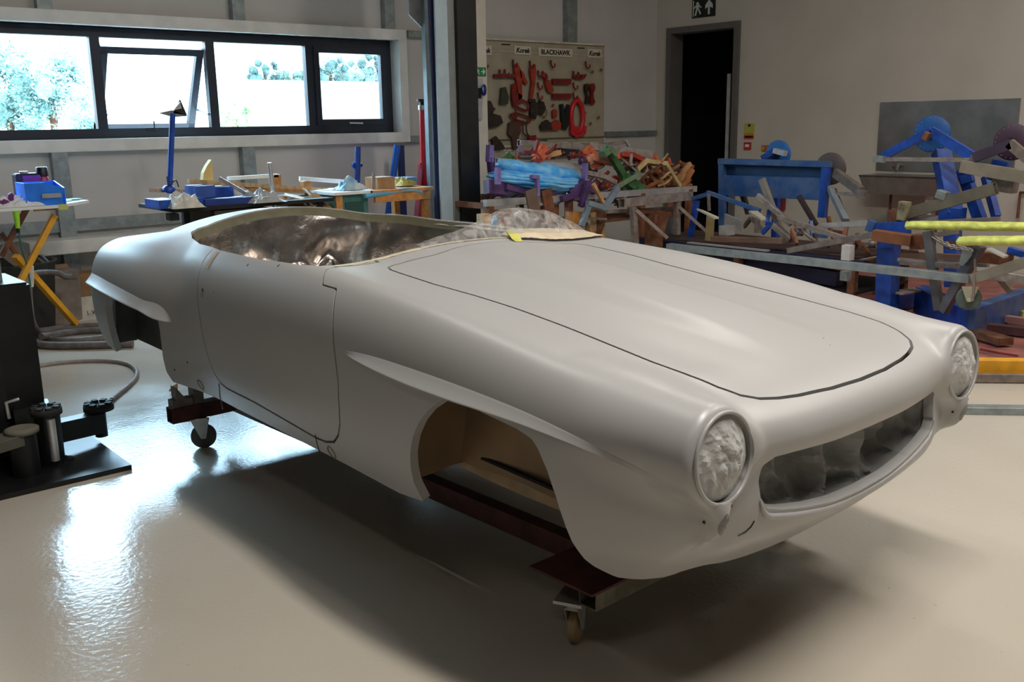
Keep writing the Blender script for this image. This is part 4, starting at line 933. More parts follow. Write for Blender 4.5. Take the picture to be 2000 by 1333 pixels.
# green and orange desk
dk_=thing('desk','wooden desk with green end panel and orange frame','desk',(5.2,7.5,0)); dzt=at(700,372,Y=7.3).z
xa,xb,xc=at(645,380,Y=7.3).x,at(712,380,Y=7.3).x,at(838,378,Y=7.3).x
mb=MB(); mb.box(((xa+xb)/2,7.5,dzt-.012),(xb-xa+.04,.6,.024)); part('desk_top',mb,PAPERW,dk_)
mb=MB(); mb.box(((xa+xb)/2,7.5,dzt-.13),(xb-xa,.5,.20)); part('drawer_unit',mb,TEALP,dk_)
mb=MB(); mb.box(((xa+xb)/2+.03,7.246,dzt-.14),(.18,.01,.10)); part('drawer_front',mb,mat('dark_green_front',(.02,.07,.06),.5),dk_)
mb=MB(); mb.box(((xb+xc)/2,7.5,dzt-.02),(xc-xb,.6,.03)); part('desk_top',mb,WOODO,dk_)
mb=MB(); mb.box(((xb+xc)/2,7.22,dzt-.075),(xc-xb-.1,.03,.07)); part('apron',mb,WOODO,dk_)
for x in (xa+.04,xc-.08): mb=MB(); mb.box((x,7.25,(dzt-.03)/2),(.06,.06,dzt-.03)); part('leg',mb,WOODO,dk_)
for x in (xa+.04,xc-.08): mb=MB(); mb.box((x,7.74,(dzt-.03)/2),(.06,.06,dzt-.03)); part('leg',mb,WOODO,dk_)
a=at(685,372,Y=7.4); crumple('crumpled_cloth','blue and white cloth bundle on the green end of the desk','cloth',(a.x,7.4,dzt+.003),.26,.2,.13,mat('blue_white_cloth',(.14,.38,.55),.7,col2=(.65,.68,.66),scale=8),21)
bxs('carton','brown open carton on the desk','box',735,771,345,376,7.4,.18,CARD,rz=.15)
mb=MB(); a=at(731,372,Y=7.36); mb.prism([at(726,374,Y=7.38),at(734,374,Y=7.38),at(733,340,Y=7.38),at(728,338,Y=7.38)],(0,.01,0)); solo('card_strip',mb,CARDG,'upright card strip left of the brown carton','card')
a=at(790,372,Y=7.5); crumple('crumpled_cloth','yellow cloth right of the brown carton','cloth',(a.x,7.5,dzt+.003),.2,.2,.12,mat('yellow_cloth',(.55,.45,.12),.8),25)
mb=MB(); mb.tube([at(712,383,Y=7.2),at(760,377,Y=7.22),at(800,371,Y=7.22),at(823,375,Y=7.22)],.022,10,sub=4); solo('blue_roll',mb,mat('pale_blue_film',(.12,.42,.62),.35),'rolled light blue film along the front edge of the desk','roll')
bxs('plastic_tray','pale blue plastic lid propped at the back of the desk','lid',772,815,346,358,7.72,.2,mat('pale_blue_plastic',(.16,.32,.55),.4))
bxs('tape_roll','small green tape roll on the desk left of the carton','roll',708,728,372,382,7.22,.06,mat('tape_green',(.35,.48,.18),.5))
# blue posts by the wall
b1=thing('clamp_post','blue clamp post with side knob standing behind the desk','post',(at(697,370,Y=8.2).x,8.2,0))
mb=MB(); mb.tube([(b1.location.x,8.2,.9),at(699,287,Y=8.2)],.028,12); part('pole',mb,BLUE,b1)
mb=MB(); mb.bar((b1.location.x,8.2,0),(b1.location.x,8.2,.95),.05,.05); part('pole_base',mb,BLUE,b1)
mb=MB(); a=at(697,323,Y=8.2); mb.cyl(a-Vector((.055,0,0)),a+Vector((.055,0,0)),.018); mb.cyl(a-Vector((0,0,.03)),a+Vector((0,0,.03)),.036); part('knob',mb,BLUE,b1)
mb=MB(); p=at(776,284,Y=8.4); q=at(768,345,Y=8.4); d=(q-p); mb.tube([p,p+d*(p.z/(p.z-q.z))],.034,12); solo('blue_post',mb,mat('bright_blue_paint',(.01,.14,.62),.3),'leaning bright blue post left of the red stand','post')
mb=MB(); a=at(783,300,Y=8.6); mb.bar((a.x,8.6,0),(a.x,8.6,at(783,284,Y=8.6).z),.06,.05); solo('dark_blue_post',mb,mat('navy_paint',(.01,.02,.10),.4),'dark navy post just behind the leaning blue post','post')
# red stand
rx=at(826,300,Y=7.9).x
RED=mat('stand_red',(.62,.02,.03),.35,var=.1)
rs=thing('axle_stand','tall red stand with black screw head beside the steel column','stand',(rx,7.9,0))
mb=MB(); mb.tube([(rx,7.9,at(828,330,Y=7.9).z),at(824,215,Y=7.9)],lambda t:.030-.004*t,12); part('post',mb,RED,rs)
z3=at(826,318,Y=7.9).z
mb=MB(); mb.prism([(rx-.05,7.88,z3),(rx+.05,7.88,z3),(rx+.17,7.88,0),(rx-.10,7.88,0)],(0,.05,0)); part('stand_body',mb,RED,rs)
mb=MB(); mb.bar((rx-.03,7.9,z3),(rx-.34,7.7,0),.05,.02); part('leg',mb,mat('faded_red_paint',(.50,.10,.14),.5),rs)
mb=MB(); mb.cyl(at(824,215,Y=7.9),at(824,206,Y=7.9),.036); part('collar',mb,SILV,rs)
mb=MB(); mb.cyl(at(824,207,Y=7.9),at(824,199,Y=7.9),.022); mb.cyl(at(824,199,Y=7.9),at(824,194,Y=7.9),.048,.05); part('screw_head',mb,BLACK,rs)
# ------------------------------------------------------------------ steel column and white pier
def slab(x0,x1,Y,dep,m,z0=0,z1=ZC,py=250):
    a=at(x0,py,Y=Y); b=at(x1,py,Y=Y); mb=MB(); mb.box(((a.x+b.x)/2,Y+dep/2,(z0+z1)/2),(b.x-a.x,dep,z1-z0)); return mb
CY=7.0
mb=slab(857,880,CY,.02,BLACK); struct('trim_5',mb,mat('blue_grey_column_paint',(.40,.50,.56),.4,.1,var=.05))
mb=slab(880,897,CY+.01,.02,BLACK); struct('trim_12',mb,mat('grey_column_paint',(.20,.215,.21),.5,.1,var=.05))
mb=slab(846,857,CY+.05,.02,BLACK); struct('trim_6',mb,mat('navy_column_strip',(.008,.010,.045),.6))  # near-black navy strip set just behind the column faces
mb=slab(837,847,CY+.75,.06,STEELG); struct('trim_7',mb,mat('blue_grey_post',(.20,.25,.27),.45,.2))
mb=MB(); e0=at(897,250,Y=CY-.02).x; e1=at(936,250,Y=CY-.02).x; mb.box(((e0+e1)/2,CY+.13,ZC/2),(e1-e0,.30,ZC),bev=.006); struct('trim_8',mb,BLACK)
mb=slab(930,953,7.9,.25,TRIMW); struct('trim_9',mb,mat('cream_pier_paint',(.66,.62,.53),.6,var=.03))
# gusset plate near the roof
mb=MB(); mb.prism([at(799,-30,Y=7.8),at(799,28,Y=7.8),at(832,62,Y=7.8),at(834,-30,Y=7.8)],(0,.02,0)); struct('trim_10',mb,mat('grey_gusset',(.30,.31,.32),.5,.2))
mb=MB(); mb.bar(at(838,0,Y=7.78),at(846,280,Y=7.78),.05,.05); struct('trim_11',mb,STEELG)
# exit sign on the pier
def sign_exit(loc,w,h,nx,m,label,arrow,name='exit_sign',rz=0):
    "running figure and arrow on a flat sign; rz turns it about the vertical"
    s=thing(name,label,'sign',loc); Rz=Matrix.Rotation(rz,3,'Z'); L=Vector(loc)
    def q(x,z,o=0): return L+Rz@Vector((x*w,-o,z*h))
    mb=MB(); mb.prism([q(-.5,-.5),q(.5,-.5),q(.5,.5),q(-.5,.5)],Rz@Vector((0,.008,0))); part('sign_board',mb,m,s)
    def flat(poly): 
        mb=MB(); mb.prism([q(x,z,.001) for x,z in poly],Rz@Vector((0,-.002,0))); return mb
    W=mat('sign_mint_white',(.62,.72,.66),.5,var=.02)  # plain pale mint white without emission
    mb=MB(); o=-.25
    for poly in ([(-.08,.30),(.02,.34),(.05,.24),(-.03,.20)],[(-.07,.20),(.07,.22),(.04,-.05),(-.06,-.02)],[(-.06,-.02),(.0,-.04),(-.06,-.40),(-.12,-.36)],[(.0,-.02),(.06,-.03),(.14,-.30),(.09,-.34)],[(.05,.18),(.16,.05),(.13,.0),(.03,.10)],[(-.07,.18),(-.18,.02),(-.15,-.03),(-.04,.10)]):
        mb.prism([q(x*1.1+o,z,.001) for x,z in poly],Rz@Vector((0,-.002,0)))
    mb.prism([q(-.46,-.42,.001),q(-.42,-.42,.001),q(-.42,.42,.001),q(-.46,.42,.001)],Rz@Vector((0,-.002,0)))
    part('running_figure',mb,W,s)
    mb=MB(); 
    if arrow=='up': pl=[(.20,-.38),(.28,-.38),(.28,.02),(.40,-.08),(.40,.12),(.24,.40),(.08,.12),(.08,-.08),(.20,.02)]
    else: pl=[(.06,-.07),(.26,-.07),(.18,-.30),(.28,-.30),(.42,0),(.28,.30),(.18,.30),(.26,.07),(.06,.07)]
    mb.prism([q(x,z,.001) for x,z in pl],Rz@Vector((0,-.002,0))); part('arrow',mb,W,s); return s
a=at(939,140,Y=7.88); wS=(at(950,140,Y=7.88)-at(928,140,Y=7.88)).x
sign_exit((a.x,7.885,a.z),wS,.085,0,SIGNG,'green exit sign with arrow pointing right on the white pier','right')
nb=thing('notice_board','clear notice holder with papers below the green exit sign','notice',(at(940,195,Y=7.88).x,7.88,at(940,235,Y=7.88).z))
mb=MB(); p=[at(933,153,Y=7.88),at(943,153,Y=7.88),at(942,234,Y=7.88),at(934,234,Y=7.88)]; mb.prism(p,(0,.012,0)); part('backing',mb,mat('grey_notice',(.42,.42,.42),.5),nb)
mb=MB(); mb.prism([at(934,172,Y=7.87),at(940,172,Y=7.87),at(940,192,Y=7.87),at(934,192,Y=7.87)],(0,.006,0)); part('printed_sheet',mb,BLACKM,nb)
mb=MB(); c0=at(945,176,Y=7.84); mb.lathe(c0,[(.0,-.02),(.05,-.015),(.06,0),(.05,.015),(0,.02)],20,axis=(.9,-.4,0)); o_=solo('ear_defender',mb,mat('navy_plastic',(.01,.015,.16),.4),'dark blue oval ear cup hanging beside the notice','ear cup')
# ------------------------------------------------------------------ pegboard of pulling tools
PY_=8.78
def bp(px,py,o=0): return at(px,py,Y=PY_-o)
pb_=thing('tool_board','cream pegboard with printed headings full of red pulling tools','board',(bp(1066,0).x,PY_,1.0))
xL=at(925,80,Y=PY_).x; xR=at(1181,90,Y=PY_).x; zT=at(1100,85,Y=PY_).z; zB=at(1180,300,Y=PY_).z
mb=MB(); mb.box(((xL+xR)/2,PY_+.02,(zT+zB)/2),(xR-xL,.03,zT-zB)); part('board_panel',mb,BOARD,pb_)
mb=MB(); mb.box(((xL+xR)/2,PY_-.0,zT+.005),(xR-xL,.05,.02)); mb.box(((xL+xR)/2,PY_+.0,at(1180,110,Y=PY_).z),(xR-xL,.012,.006)); part('board_rail',mb,mat('pale_rail',(.62,.58,.46),.5),pb_)
zb2=at(1150,268,Y=PY_).z; mb=MB(); mb.box(((xL+xR)/2,PY_-.0,zb2),(xR-xL,.03,.012)); part('board_rail',mb,mat('dark_rail',(.12,.10,.07),.6),pb_)
CARDW=mat('heading_card',(.66,.62,.50),.6,var=.04); INK=mat('black_ink',(.01,.01,.01),.6)
def heading(s,x0,x1,y0,y1,shear=0,nm='heading_card'):
    a=bp(x0,y1,.006); b=bp(x1,y0,.006); mb=MB(); mb.box(((a.x+b.x)/2,PY_-.003,(a.z+b.z)/2),(b.x-a.x,.004,b.z-a.z)); c=part(nm,mb,CARDW,pb_)
    t=text(s,1.0,((a.x+b.x)/2,PY_-.0065,(a.z+b.z)/2),(pi/2,0,0),INK,c,shear=shear,bold=.03)
    W_=max(v.co.x for v in t.data.vertices)-min(v.co.x for v in t.data.vertices); H_=max(v.co.y for v in t.data.vertices)-min(v.co.y for v in t.data.vertices)
    cy_=(max(v.co.y for v in t.data.vertices)+min(v.co.y for v in t.data.vertices))/2
    sx=(b.x-a.x)*.86/W_; sy=(b.z-a.z)*.62/H_; t.scale=(sx,sy,1); t.location.z-=cy_*sy
heading('Korek',925,960,90,106,.25); heading('Korek',1005,1037,91,106,.25); heading('BLACKHAWK',1052,1118,96,109,0); heading('Korek',1148,1175,97,112,.25)
heading('Korek',1080,1110,277,286,.25); heading('BLACKHAWK',1118,1168,277,287,0); heading('BLACKHAWK',955,1012,284,297,0)
for (x0,x1,y) in ((980,997,86.5),(1128,1142,93.5),(1053,1069,275)):
    a=bp(x0,y,.004); b=bp(x1,y,.004); mb=MB(); mb.box(((a.x+b.x)/2,PY_-.002,a.z),(b.x-a.x,.003,.012)); part('small_print',mb,INK,pb_)
n_hook=0
def jhook(px,py,s=1.0):
    pts=[bp(px,py,.0),bp(px,py,.035),bp(px+1,py+8*s,.035),bp(px+4,py+13*s,.05),bp(px+8,py+11*s,.06),bp(px+8,py+5*s,.06)]
    mb=MB(); mb.tube(pts,.011,8); return solo('tool_hook',mb,REDD,'small dark red J-shaped hook on the pegboard','hook','empty red hooks on the pegboard')
HK=[((1076,119),'empty red hook under the wide black heading'),((1144,121),'empty red hook under the right-hand heading'),((1051,139),'red hook left of the short orange clamp'),((1060,140),'red hook holding the short orange clamp'),((1051,162),'empty red hook below the short orange clamp'),((1120,162),'empty red hook below the curved bracket'),((1120,140),'left red hook of the curved bracket'),((1130,142),'right red hook of the curved bracket'),((1051,182),'red hook above the chain clamp'),((1120,182),'red hook above the big oval ring'),((976,137),'left red hook of the long pull bar'),((986,137),'right red hook of the long pull bar'),((1002,118),'red hook at the head of the forked body clamp'),((1035,120),'red hook at the head of the upright clamp bar')]
for p,lab_ in HK: jhook(*p).__setitem__('label',lab_+' on the pegboard')
for p in ((1158,140),(1175,136),(953,129),(1081,205),(1170,229),(1154,241),(966,213),(1143,220)):
    mb=MB(); mb.cyl(bp(*p),bp(*p,.05),.014,n=8); solo('tool_peg',mb,REDD,'short red peg stub on the pegboard','peg','red pegs on the pegboard')
def tool(label,name,polys,m,cat='tool',o=.02,th=.03,tubes=()):
    mb=MB()
    for pl in polys: mb.prism([bp(x,y,o) for x,y in pl],(0,-th,0))
    for pts,r in tubes: mb.tube([bp(x,y,o+.02) for x,y in pts],r,8,sub=3)
    return solo(name,mb,m,label,cat)
tool('long dark red pull bar hanging level at the left of the board','pull_bar',[[(963,145),(1004,145),(1004,152),(963,152)]],REDD)
tool('tall orange red body clamp with forked top','body_clamp',[[(1002,126),(1008,124),(1014,136),(1016,150),(1017,190),(1010,196),(1007,160),(1003,146)],[(1012,136),(1018,140),(1028,162),(1024,166),(1014,152)]],REDO)
tool('orange red upright clamp bar with cross head','clamp_bar',[[(1034,130),(1043,126),(1044,138),(1042,165),(1038,192),(1032,192),(1036,160),(1033,140)]],REDO)
tool('orange red short clamp leaning right','body_clamp',[[(1056,146),(1063,142),(1068,152),(1064,158)],[(1062,155),(1071,158),(1079,176),(1076,182),(1068,180),(1063,166)]],REDO)
tool('upper plain red plate','pull_plate',[[(1077,154),(1114,154),(1112,165),(1077,165)]],REDD)
tool('lower plain red plate','pull_plate',[[(1077,183),(1114,183),(1112,193),(1077,193)]],REDD)
tool('dark red curved bracket at the upper right','pull_bracket',[[(1117,147),(1143,145),(1140,153),(1122,155),(1117,151)]],REDD)
tool('dark green wedge shaped clamp','body_clamp',[[(977,172),(985,170),(991,190),(989,204),(974,203),(976,190)]],mat('dark_green_iron',(.05,.06,.035),.5,.2))
tool('dark red bottle shaped weight','pull_weight',[[(998,165),(1005,162),(1006,180),(1016,186),(1018,200),(1000,208),(997,190)]],REDD)
tool('red hoop clamp with two square loops','hoop_clamp',[],REDD,tubes=[(((1006,206),(1020,196),(1032,205),(1028,216),(1012,210),(1006,206)),.013),(((997,224),(1012,222),(1036,232),(1028,240),(1004,232),(997,224)),.013),(((1008,210),(1008,232)),.012),(((1004,232),(1010,240),(1020,243)),.012)])
tool('black cluster of screw clamps beside the red hoops','screw_clamp',[[(1034,202),(1041,197),(1050,204),(1049,222),(1040,228),(1033,222)]],IRON,tubes=[(((1032,198),(1044,196)),.02),(((1034,226),(1046,230)),.02)])
tool('black chain clamp right of the screw clamps','chain_clamp',[[(1051,196),(1060,200),(1063,214),(1056,226),(1050,222)]],IRON,tubes=[(((1050,208),(1064,210)),.02)])
tool('yellowish ring hanging beside the chain clamp','ring',[],mat('brassy_ring',(.30,.25,.08),.5,.4),tubes=[(((1063,212),(1068,216),(1067,225),(1061,228)),.010)])
tool('brown shackle plate at the foot of the board','shackle',[[(1058,238),(1066,234),(1073,240),(1074,254),(1055,255),(1053,246)]],IRON)
tool('orange red round clamp with small eye','round_clamp',[[(1077,238),(1086,234),(1093,240),(1093,250),(1086,255),(1076,254),(1073,246)],[(1077,216),(1082,213),(1086,218),(1084,230),(1078,230)]],REDO)
tool('black pincer clamp with open jaws','pincer_clamp',[[(1092,204),(1097,203),(1100,222),(1106,204),(1110,206),(1107,226),(1108,244),(1102,255),(1095,250),(1094,230)]],BLACK)
# ring-shaped big clamp
mb=MB(); ring=[]
for k in range(28):
    a=2*pi*k/28; ring.append((1127+11.5*math.cos(a),228+31*math.sin(a)))
mb.tube([bp(x,y,.045) for x,y in ring+ring[:1]],.030,8,cap=False); mb.prism([bp(1121,200,.03),bp(1126,188,.03),bp(1134,200,.03)],(0,-.03,0)); mb.prism([bp(x,y,.03) for x,y in ((1112,248),(1143,246),(1141,262),(1124,269),(1113,262))],(0,-.03,0)); solo('oval_pull_ring',mb,RED,'big red oval pull ring, largest tool on the board','tool')
tool('dark steel chain hook right of the oval ring','chain_hook',[[(1140,165),(1146,163),(1147,175),(1144,182),(1148,190),(1146,204),(1141,202),(1143,188),(1140,176)]],IRON)
tool('dark red chain hook at the right side','chain_hook',[[(1151,164),(1158,163),(1160,172),(1156,182),(1157,192),(1160,200),(1155,205),(1150,202),(1152,186),(1150,172)]],REDD)
tool('dark wrench shape cut by the pier at mid height','pull_wrench',[[(940,195),(956,198),(962,212),(960,222),(975,226),(980,240),(968,248),(955,250),(940,248)]],IRON)
tool('dark red cast foot under the wrench shape','iron_casting',[[(958,272),(966,266),(978,280),(984,290),(972,294),(962,290)]],IRON)
tool('brown cast pulley hanging in the middle','cast_pulley',[[(992,240),(1000,236),(1012,242),(1015,256),(1010,268),(1009,290),(1000,292),(998,270),(990,262)]],mat('brown_cast_iron',(.10,.05,.04),.6,.2))
tool('red padlock shaped block at the foot of the wire','lock_block',[[(1030,266),(1044,264),(1046,276),(1030,278)]],REDD)
tool('double bent steel wire hanging down','bent_wire',[],IRON,tubes=[(((1022,235),(1021,252),(1023,262),(1030,265)),.008),(((1029,235),(1028,250),(1030,262),(1034,265)),.008)])
# ------------------------------------------------------------------ signs by the doorway
def wx(px,py,o=.0): return at(px,py,X=XW-o)
def wallsign(label,x0,x1,y0,y1,m,bands=()):
    a=wx(x0,(y0+y1)/2,.006); b=wx(x1,(y0+y1)/2,.006); t_=wx((x0+x1)/2,y0,.006).z; u_=wx((x0+x1)/2,y1,.006).z
    s=thing('wall_sign',label,'sign',(XW-.006,(a.y+b.y)/2,u_)); mb=MB(); mb.box((XW-.006,(a.y+b.y)/2,(t_+u_)/2),(.01,abs(a.y-b.y),t_-u_)); part('sign_board',mb,m,s)
    for (f0,f1,g0,g1,mm) in bands:
        mb=MB(); ya=a.y+(b.y-a.y)*f0; yb=a.y+(b.y-a.y)*f1; mb.box((XW-.0125,(ya+yb)/2,t_-(t_-u_)*(g0+g1)/2),(.003,abs(ya-yb),(t_-u_)*(g1-g0))); part('sign_panel',mb,mm,s)
    return s
wallsign('yellow warning sign with red foot right of the doorway',1454,1473,241,271,SIGNY,[(.4,.62,.05,.22,INK),(0,1,.62,.76,mat('sign_orange',(.50,.30,.05),.5)),(0,1,.78,1,SIGNR),(.1,.9,.84,.92,SIGNY)])
wallsign('small red fire sign under the yellow sign',1453,1467,278,293,SIGNR,[(.2,.75,.28,.62,SIGNW)])
wallsign('orange sign half hidden behind the blue disc',1488,1502,284,296,mat('sign_dull_orange',(.45,.14,.03),.5),[(.1,.3,.2,.8,SIGNY)])
a=wx(1374,15,.01); 
ys0=wx(1352,17,.01).y; ys1=wx(1397,13,.01).y
sg_=sign_exit((XW-.012,(ys0+ys1)/2,a.z),abs(ys0-ys1),.28*abs(ys0-ys1)/.45,0,SIGNK,'dark green exit sign with upward arrow above the black doorway','up',rz=-pi/2)
bxx=wx(1518,392,.08); mb=MB(); mb.box((XW-.06,bxx.y,bxx.z),(.10,.16,.24),bev=.01); solo('fire_call_box',mb,REDD,'dark red box on the wall seen under the blue frame','box')
# ------------------------------------------------------------------ heap of jig brackets
HY=6.9
hz=at(985,393,Y=HY-.3).z
rk=thing('bracket_rack','rust brown steel rack carrying the heap of jig brackets','rack',(at(1150,400,Y=HY).x,HY,0))
xA=at(940,395,Y=HY-.3).x; xB=at(1350,395,Y=HY-.3).x
for (y,m_) in ((-.35,SILV),(.35,BARE)): mb=MB(); mb.bar((xA,HY+y,hz),(xB,HY+y,hz-.03),.05,.06); part('top_rail',mb,m_,rk)
for x in np.linspace(xA+.05,xB-.05,6): mb=MB(); mb.bar((x,HY-.35,hz-.03),(x,HY+.35,hz-.03),.05,.05); part('cross_rail',mb,RUSTO,rk)
for i,x in enumerate((xA+.05,xA+1.0,xA+2.0,xB-.1)):
    for y in (-.35,.35): mb=MB(); mb.bar((x,HY+y,0),(x,HY+y,hz-.03),.06,.06); part('leg',mb,RUSTO if i!=1 else RUST,rk)
mb=MB(); mb.box(((xA+xB)/2,HY,hz-.28),(xB-xA,.6,.02)); part('lower_shelf',mb,RUST,rk)
for x in np.linspace(xA+.2,xB-.3,5): mb=MB(); mb.box((x,HY-.32,hz-.15),(.22,.02,.16),ry=.02); part('plate',mb,RUSTO,rk)
# wrapped bundle: folded layers of blue sheet
bw=thing('wrapped_bundle','bright light blue plastic wrapped bundle lying on the bracket heap','bundle',at(1045,372,Y=6.75))
def layer(i,x0,x1,yt,yb,Y,th):
    def f(s,t):
        a=at(x0+(x1-x0)*s,yt+(yb-yt)*s,Y=Y); ang=t*2*pi; e=math.sin(pi*min(1,max(0,s)))**.35
        hh=th*e*(.8+.2*noise.noise(Vector((s*4,i,0)))); 
        return Vector((a.x,Y+.22*math.cos(ang)*e,a.z+hh*math.sin(ang)*.55+.018*noise.noise(Vector((s*5,t*3,i*2.)))))
    mb=MB(); mb.grid(f,26,14); return mb
for i,args in enumerate([(975,1130,324,346,6.80,.19),(960,1132,338,356,6.70,.09),(957,1130,345,362,6.66,.08),(959,1127,352,367,6.66,.08),(968,1124,359,373,6.70,.09)]):
    part('folded_layer',layer(i,*args),FILM,bw)
def spt(px,py,Y): return at(px,py,Y=Y)
def hbar(label,p,q,w,h,m,Y1=HY,Y2=HY,name='steel_bar',cat='bar',group=None,hollow=False):
    mb=MB(); mb.bar(at(*p,Y=Y1),at(*q,Y=Y2),w,h,hollow=hollow); return solo(name,mb,m,label,cat,group)
hbar('long pale steel channel lying on the top back of the heap',(1013,279),(1180,290),.05,.06,BARE,7.2,7.1,hollow=True)
hbar('long steel channel sticking out right, open end to the doorway',(1150,285),(1274,301),.06,.07,BARE,7.1,6.7,hollow=True)
hbar('bright silver box tube across the blue bundle',(970,314),(1142,326),.05,.05,SILV,6.95,6.75,hollow=True)
hbar('short dark steel tube crossing at the top of the heap',(1150,288),(1228,276),.05,.04,BARED,7.2,6.9,hollow=True)
hbar('silver hooked tube end at the top of the heap',(1222,274),(1228,285),.03,.03,SILV,6.9,6.9)
hbar('thin steel rod slanting down from the top of the heap',(1185,283),(1255,345),.03,.02,BARE,6.9,6.6)
hbar('dark box tube beside the silver one',(1092,296),(1130,300),.07,.07,BLACKM,7.0,6.9)
def poly_br(label,pts,w,h,m,Y=HY,name='jig_bracket',group=None,hole=None,dY=0):
    "bent flat bracket following a few points, one mesh"
    mb=MB(); P=[at(x,y,Y=Y+dY*i) for i,(x,y) in enumerate(pts)]
    for a,b in zip(P[:-1],P[1:]):
        d=(b-a).normalized()*w*.4; mb.bar(a-d,b+d,w,h,up=(0,-1,.2))
    if hole:
        c=at(*hole,Y=Y-.03); mb.lathe(c,[(.018,-.02),(.032,-.02),(.032,.02),(.018,.02)],14,axis=(0,1,0))
    return solo(name,mb,m,label,'bracket',group)
poly_br('bright orange chevron bracket standing left of the heap top',[(1046,306),(1060,288),(1070,305)],.06,.05,ORANGE,6.85)
poly_br('bright orange foot under the left chevron bracket',[(1062,300),(1048,314)],.07,.06,ORANGE,6.8)
poly_br('pale orange arm leaning on the left chevron bracket',[(1070,303),(1090,299)],.05,.05,TAN,6.85)
poly_br('bright orange chevron bracket at the centre top of the heap',[(1137,306),(1151,291),(1160,304)],.06,.05,ORANGE,6.85)
poly_br('salmon bent arm below the centre chevron',[(1142,318),(1156,308),(1196,318)],.06,.05,mat('salmon_paint',(.60,.24,.15),.5,var=.2),6.75,hole=(1150,312))
poly_br('orange bent arm right of the centre chevron',[(1160,325),(1185,315),(1205,306),(1224,310)],.05,.05,ORANGE,6.8)
poly_br('orange red bar with a turned down end at the right top',[(1218,302),(1236,304),(1254,312),(1252,318)],.05,.05,REDO,6.75)
poly_br('thick green bracket bar slanting through the heap',[(1183,294),(1192,300),(1210,330),(1228,362)],.075,.05,GREEN,6.65)
poly_br('green rounded head of the slanting bracket',[(1180,300),(1190,293),(1196,300)],.06,.08,mat('grey_green_head',(.12,.20,.10),.5),6.62)
poly_br('green drilled plate at the right of the blue bundle',[(1226,352),(1252,372),(1240,380)],.11,.05,GREEN,6.6,hole=(1240,368))
poly_br('pale green bar crossing the green plate',[(1204,366),(1248,340)],.045,.03,mat('pale_green_paint',(.16,.24,.14),.5),6.55)
poly_br('small green bracket behind the left end of the bundle',[(985,310),(992,304),(1000,310)],.05,.04,GREEN,6.95)
poly_br('silver blue V bracket hanging in front of the heap',[(1150,398),(1180,407),(1204,370)],.05,.05,mat('silver_blue_paint',(.24,.32,.38),.4,.3),6.35)
poly_br('short silver blue leg dropping below the V bracket',[(1149,404),(1137,438)],.05,.04,mat('silver_blue_paint',(.24,.32,.38),.4,.3),6.35)
poly_br('tan flat leg inside the V bracket',[(1160,362),(1180,400)],.035,.03,TAN,6.38)
poly_br('pale steel strap arching right of the bundle',[(1145,338),(1178,345),(1200,356)],.045,.04,BARE,6.5)
poly_br('tan chevron bracket arching high at the right of the heap',[(1246,330),(1262,315),(1300,320),(1326,362)],.045,.04,mat('straw_paint',(.55,.42,.20),.5,var=.2),6.7)
poly_br('tan bracket arm rising at the right end of the heap',[(1330,360),(1336,335),(1346,322)],.05,.04,TAN,6.75)
poly_br('orange brown tube leaning up at the far right of the heap',[(1322,376),(1338,356),(1351,334)],.045,.045,mat('orange_brown_paint',(.42,.17,.06),.5,var=.2),6.7)
poly_br('tan fork bracket behind the far right tube',[(1320,362),(1330,340),(1342,325)],.035,.035,TAN,6.8)
poly_br('purple upright bracket in front of the left of the bundle',[(972,330),(972,357)],.035,.05,LILAC,6.5)
poly_br('purple upright bracket with bent head in front of the bundle',[(1040,346),(1048,347),(1049,380)],.035,.05,LILAC,6.45)
poly_br('lilac upright bracket at the right end of the bundle',[(1143,322),(1142,350)],.035,.05,LILAC,6.5)
poly_br('tall lilac bracket standing beside the white pier',[(957,288),(956,312)],.05,.06,LILAC,6.9)
poly_br('dark purple post under the tall lilac bracket',[(958,312),(960,335)],.05,.06,PURPLE,6.9)
poly_br('purple plate left under the bundle',[(958,366),(978,368)],.12,.08,PURPLE,6.6)
poly_br('long purple bar under the bundle',[(990,366),(1035,378),(1080,378)],.05,.05,PURPLE,6.55)
poly_br('purple bent bracket right of the bundle front',[(1120,378),(1140,362),(1158,368)],.10,.05,PURPLE,6.5)
poly_br('purple hanging arm beside the V bracket',[(1148,360),(1136,400)],.05,.05,PURPLE,6.42)
poly_br('purple cross arm under the right end of the bundle',[(1100,388),(1150,372)],.06,.05,PURPLE,6.5)
poly_br('grey brown pointed plate standing in front of the rack',[(1044,415),(1038,382)],.13,.02,mat('brown_plate',(.15,.10,.075),.6),6.35)
poly_br('brown plate leaning behind the pointed plate',[(1072,405),(1068,380)],.12,.02,RUSTO,6.5)
# remaining small jig brackets of the heap
rng=random.Random(11); small=[]
def small_br(kind,m,c,s,rz,rx,lab,grp):
    mb=MB(); M=Matrix.Rotation(rz,3,'Z')@Matrix.Rotation(rx,3,'X')
    T_=lambda *p:M@(Vector(p)*s)
    if kind==0: mb.bar(T_(-1,0,0),T_(.2,0,0),.028,.03); mb.bar(T_(.1,0,-.1),T_(.5,0,1),.028,.03)
    elif kind==1: mb.bar(T_(-.8,0,-.3),T_(0,0,.6),.025,.035); mb.bar(T_(0,0,.6),T_(.8,0,-.2),.025,.035)
    elif kind==2: 
        mb.bar(T_(-1,0,0),T_(1,0,0),.035,.02); mb.bar(T_(.6,0,0),T_(.6,0,.7),.035,.02); mb.lathe(T_(-.5,0,0),[(.012,-.03),(.028,-.03),(.028,.03),(.012,.03)],10)
    else: mb.tube([T_(-1,0,0),T_(-.3,0,.2),T_(.2,.1,.5),T_(.5,0,1)],.014,8,sub=3)
    mb.v=[v+Vector(c) for v in mb.v]
    return solo('jig_bracket',mb,m,lab,'bracket',grp)
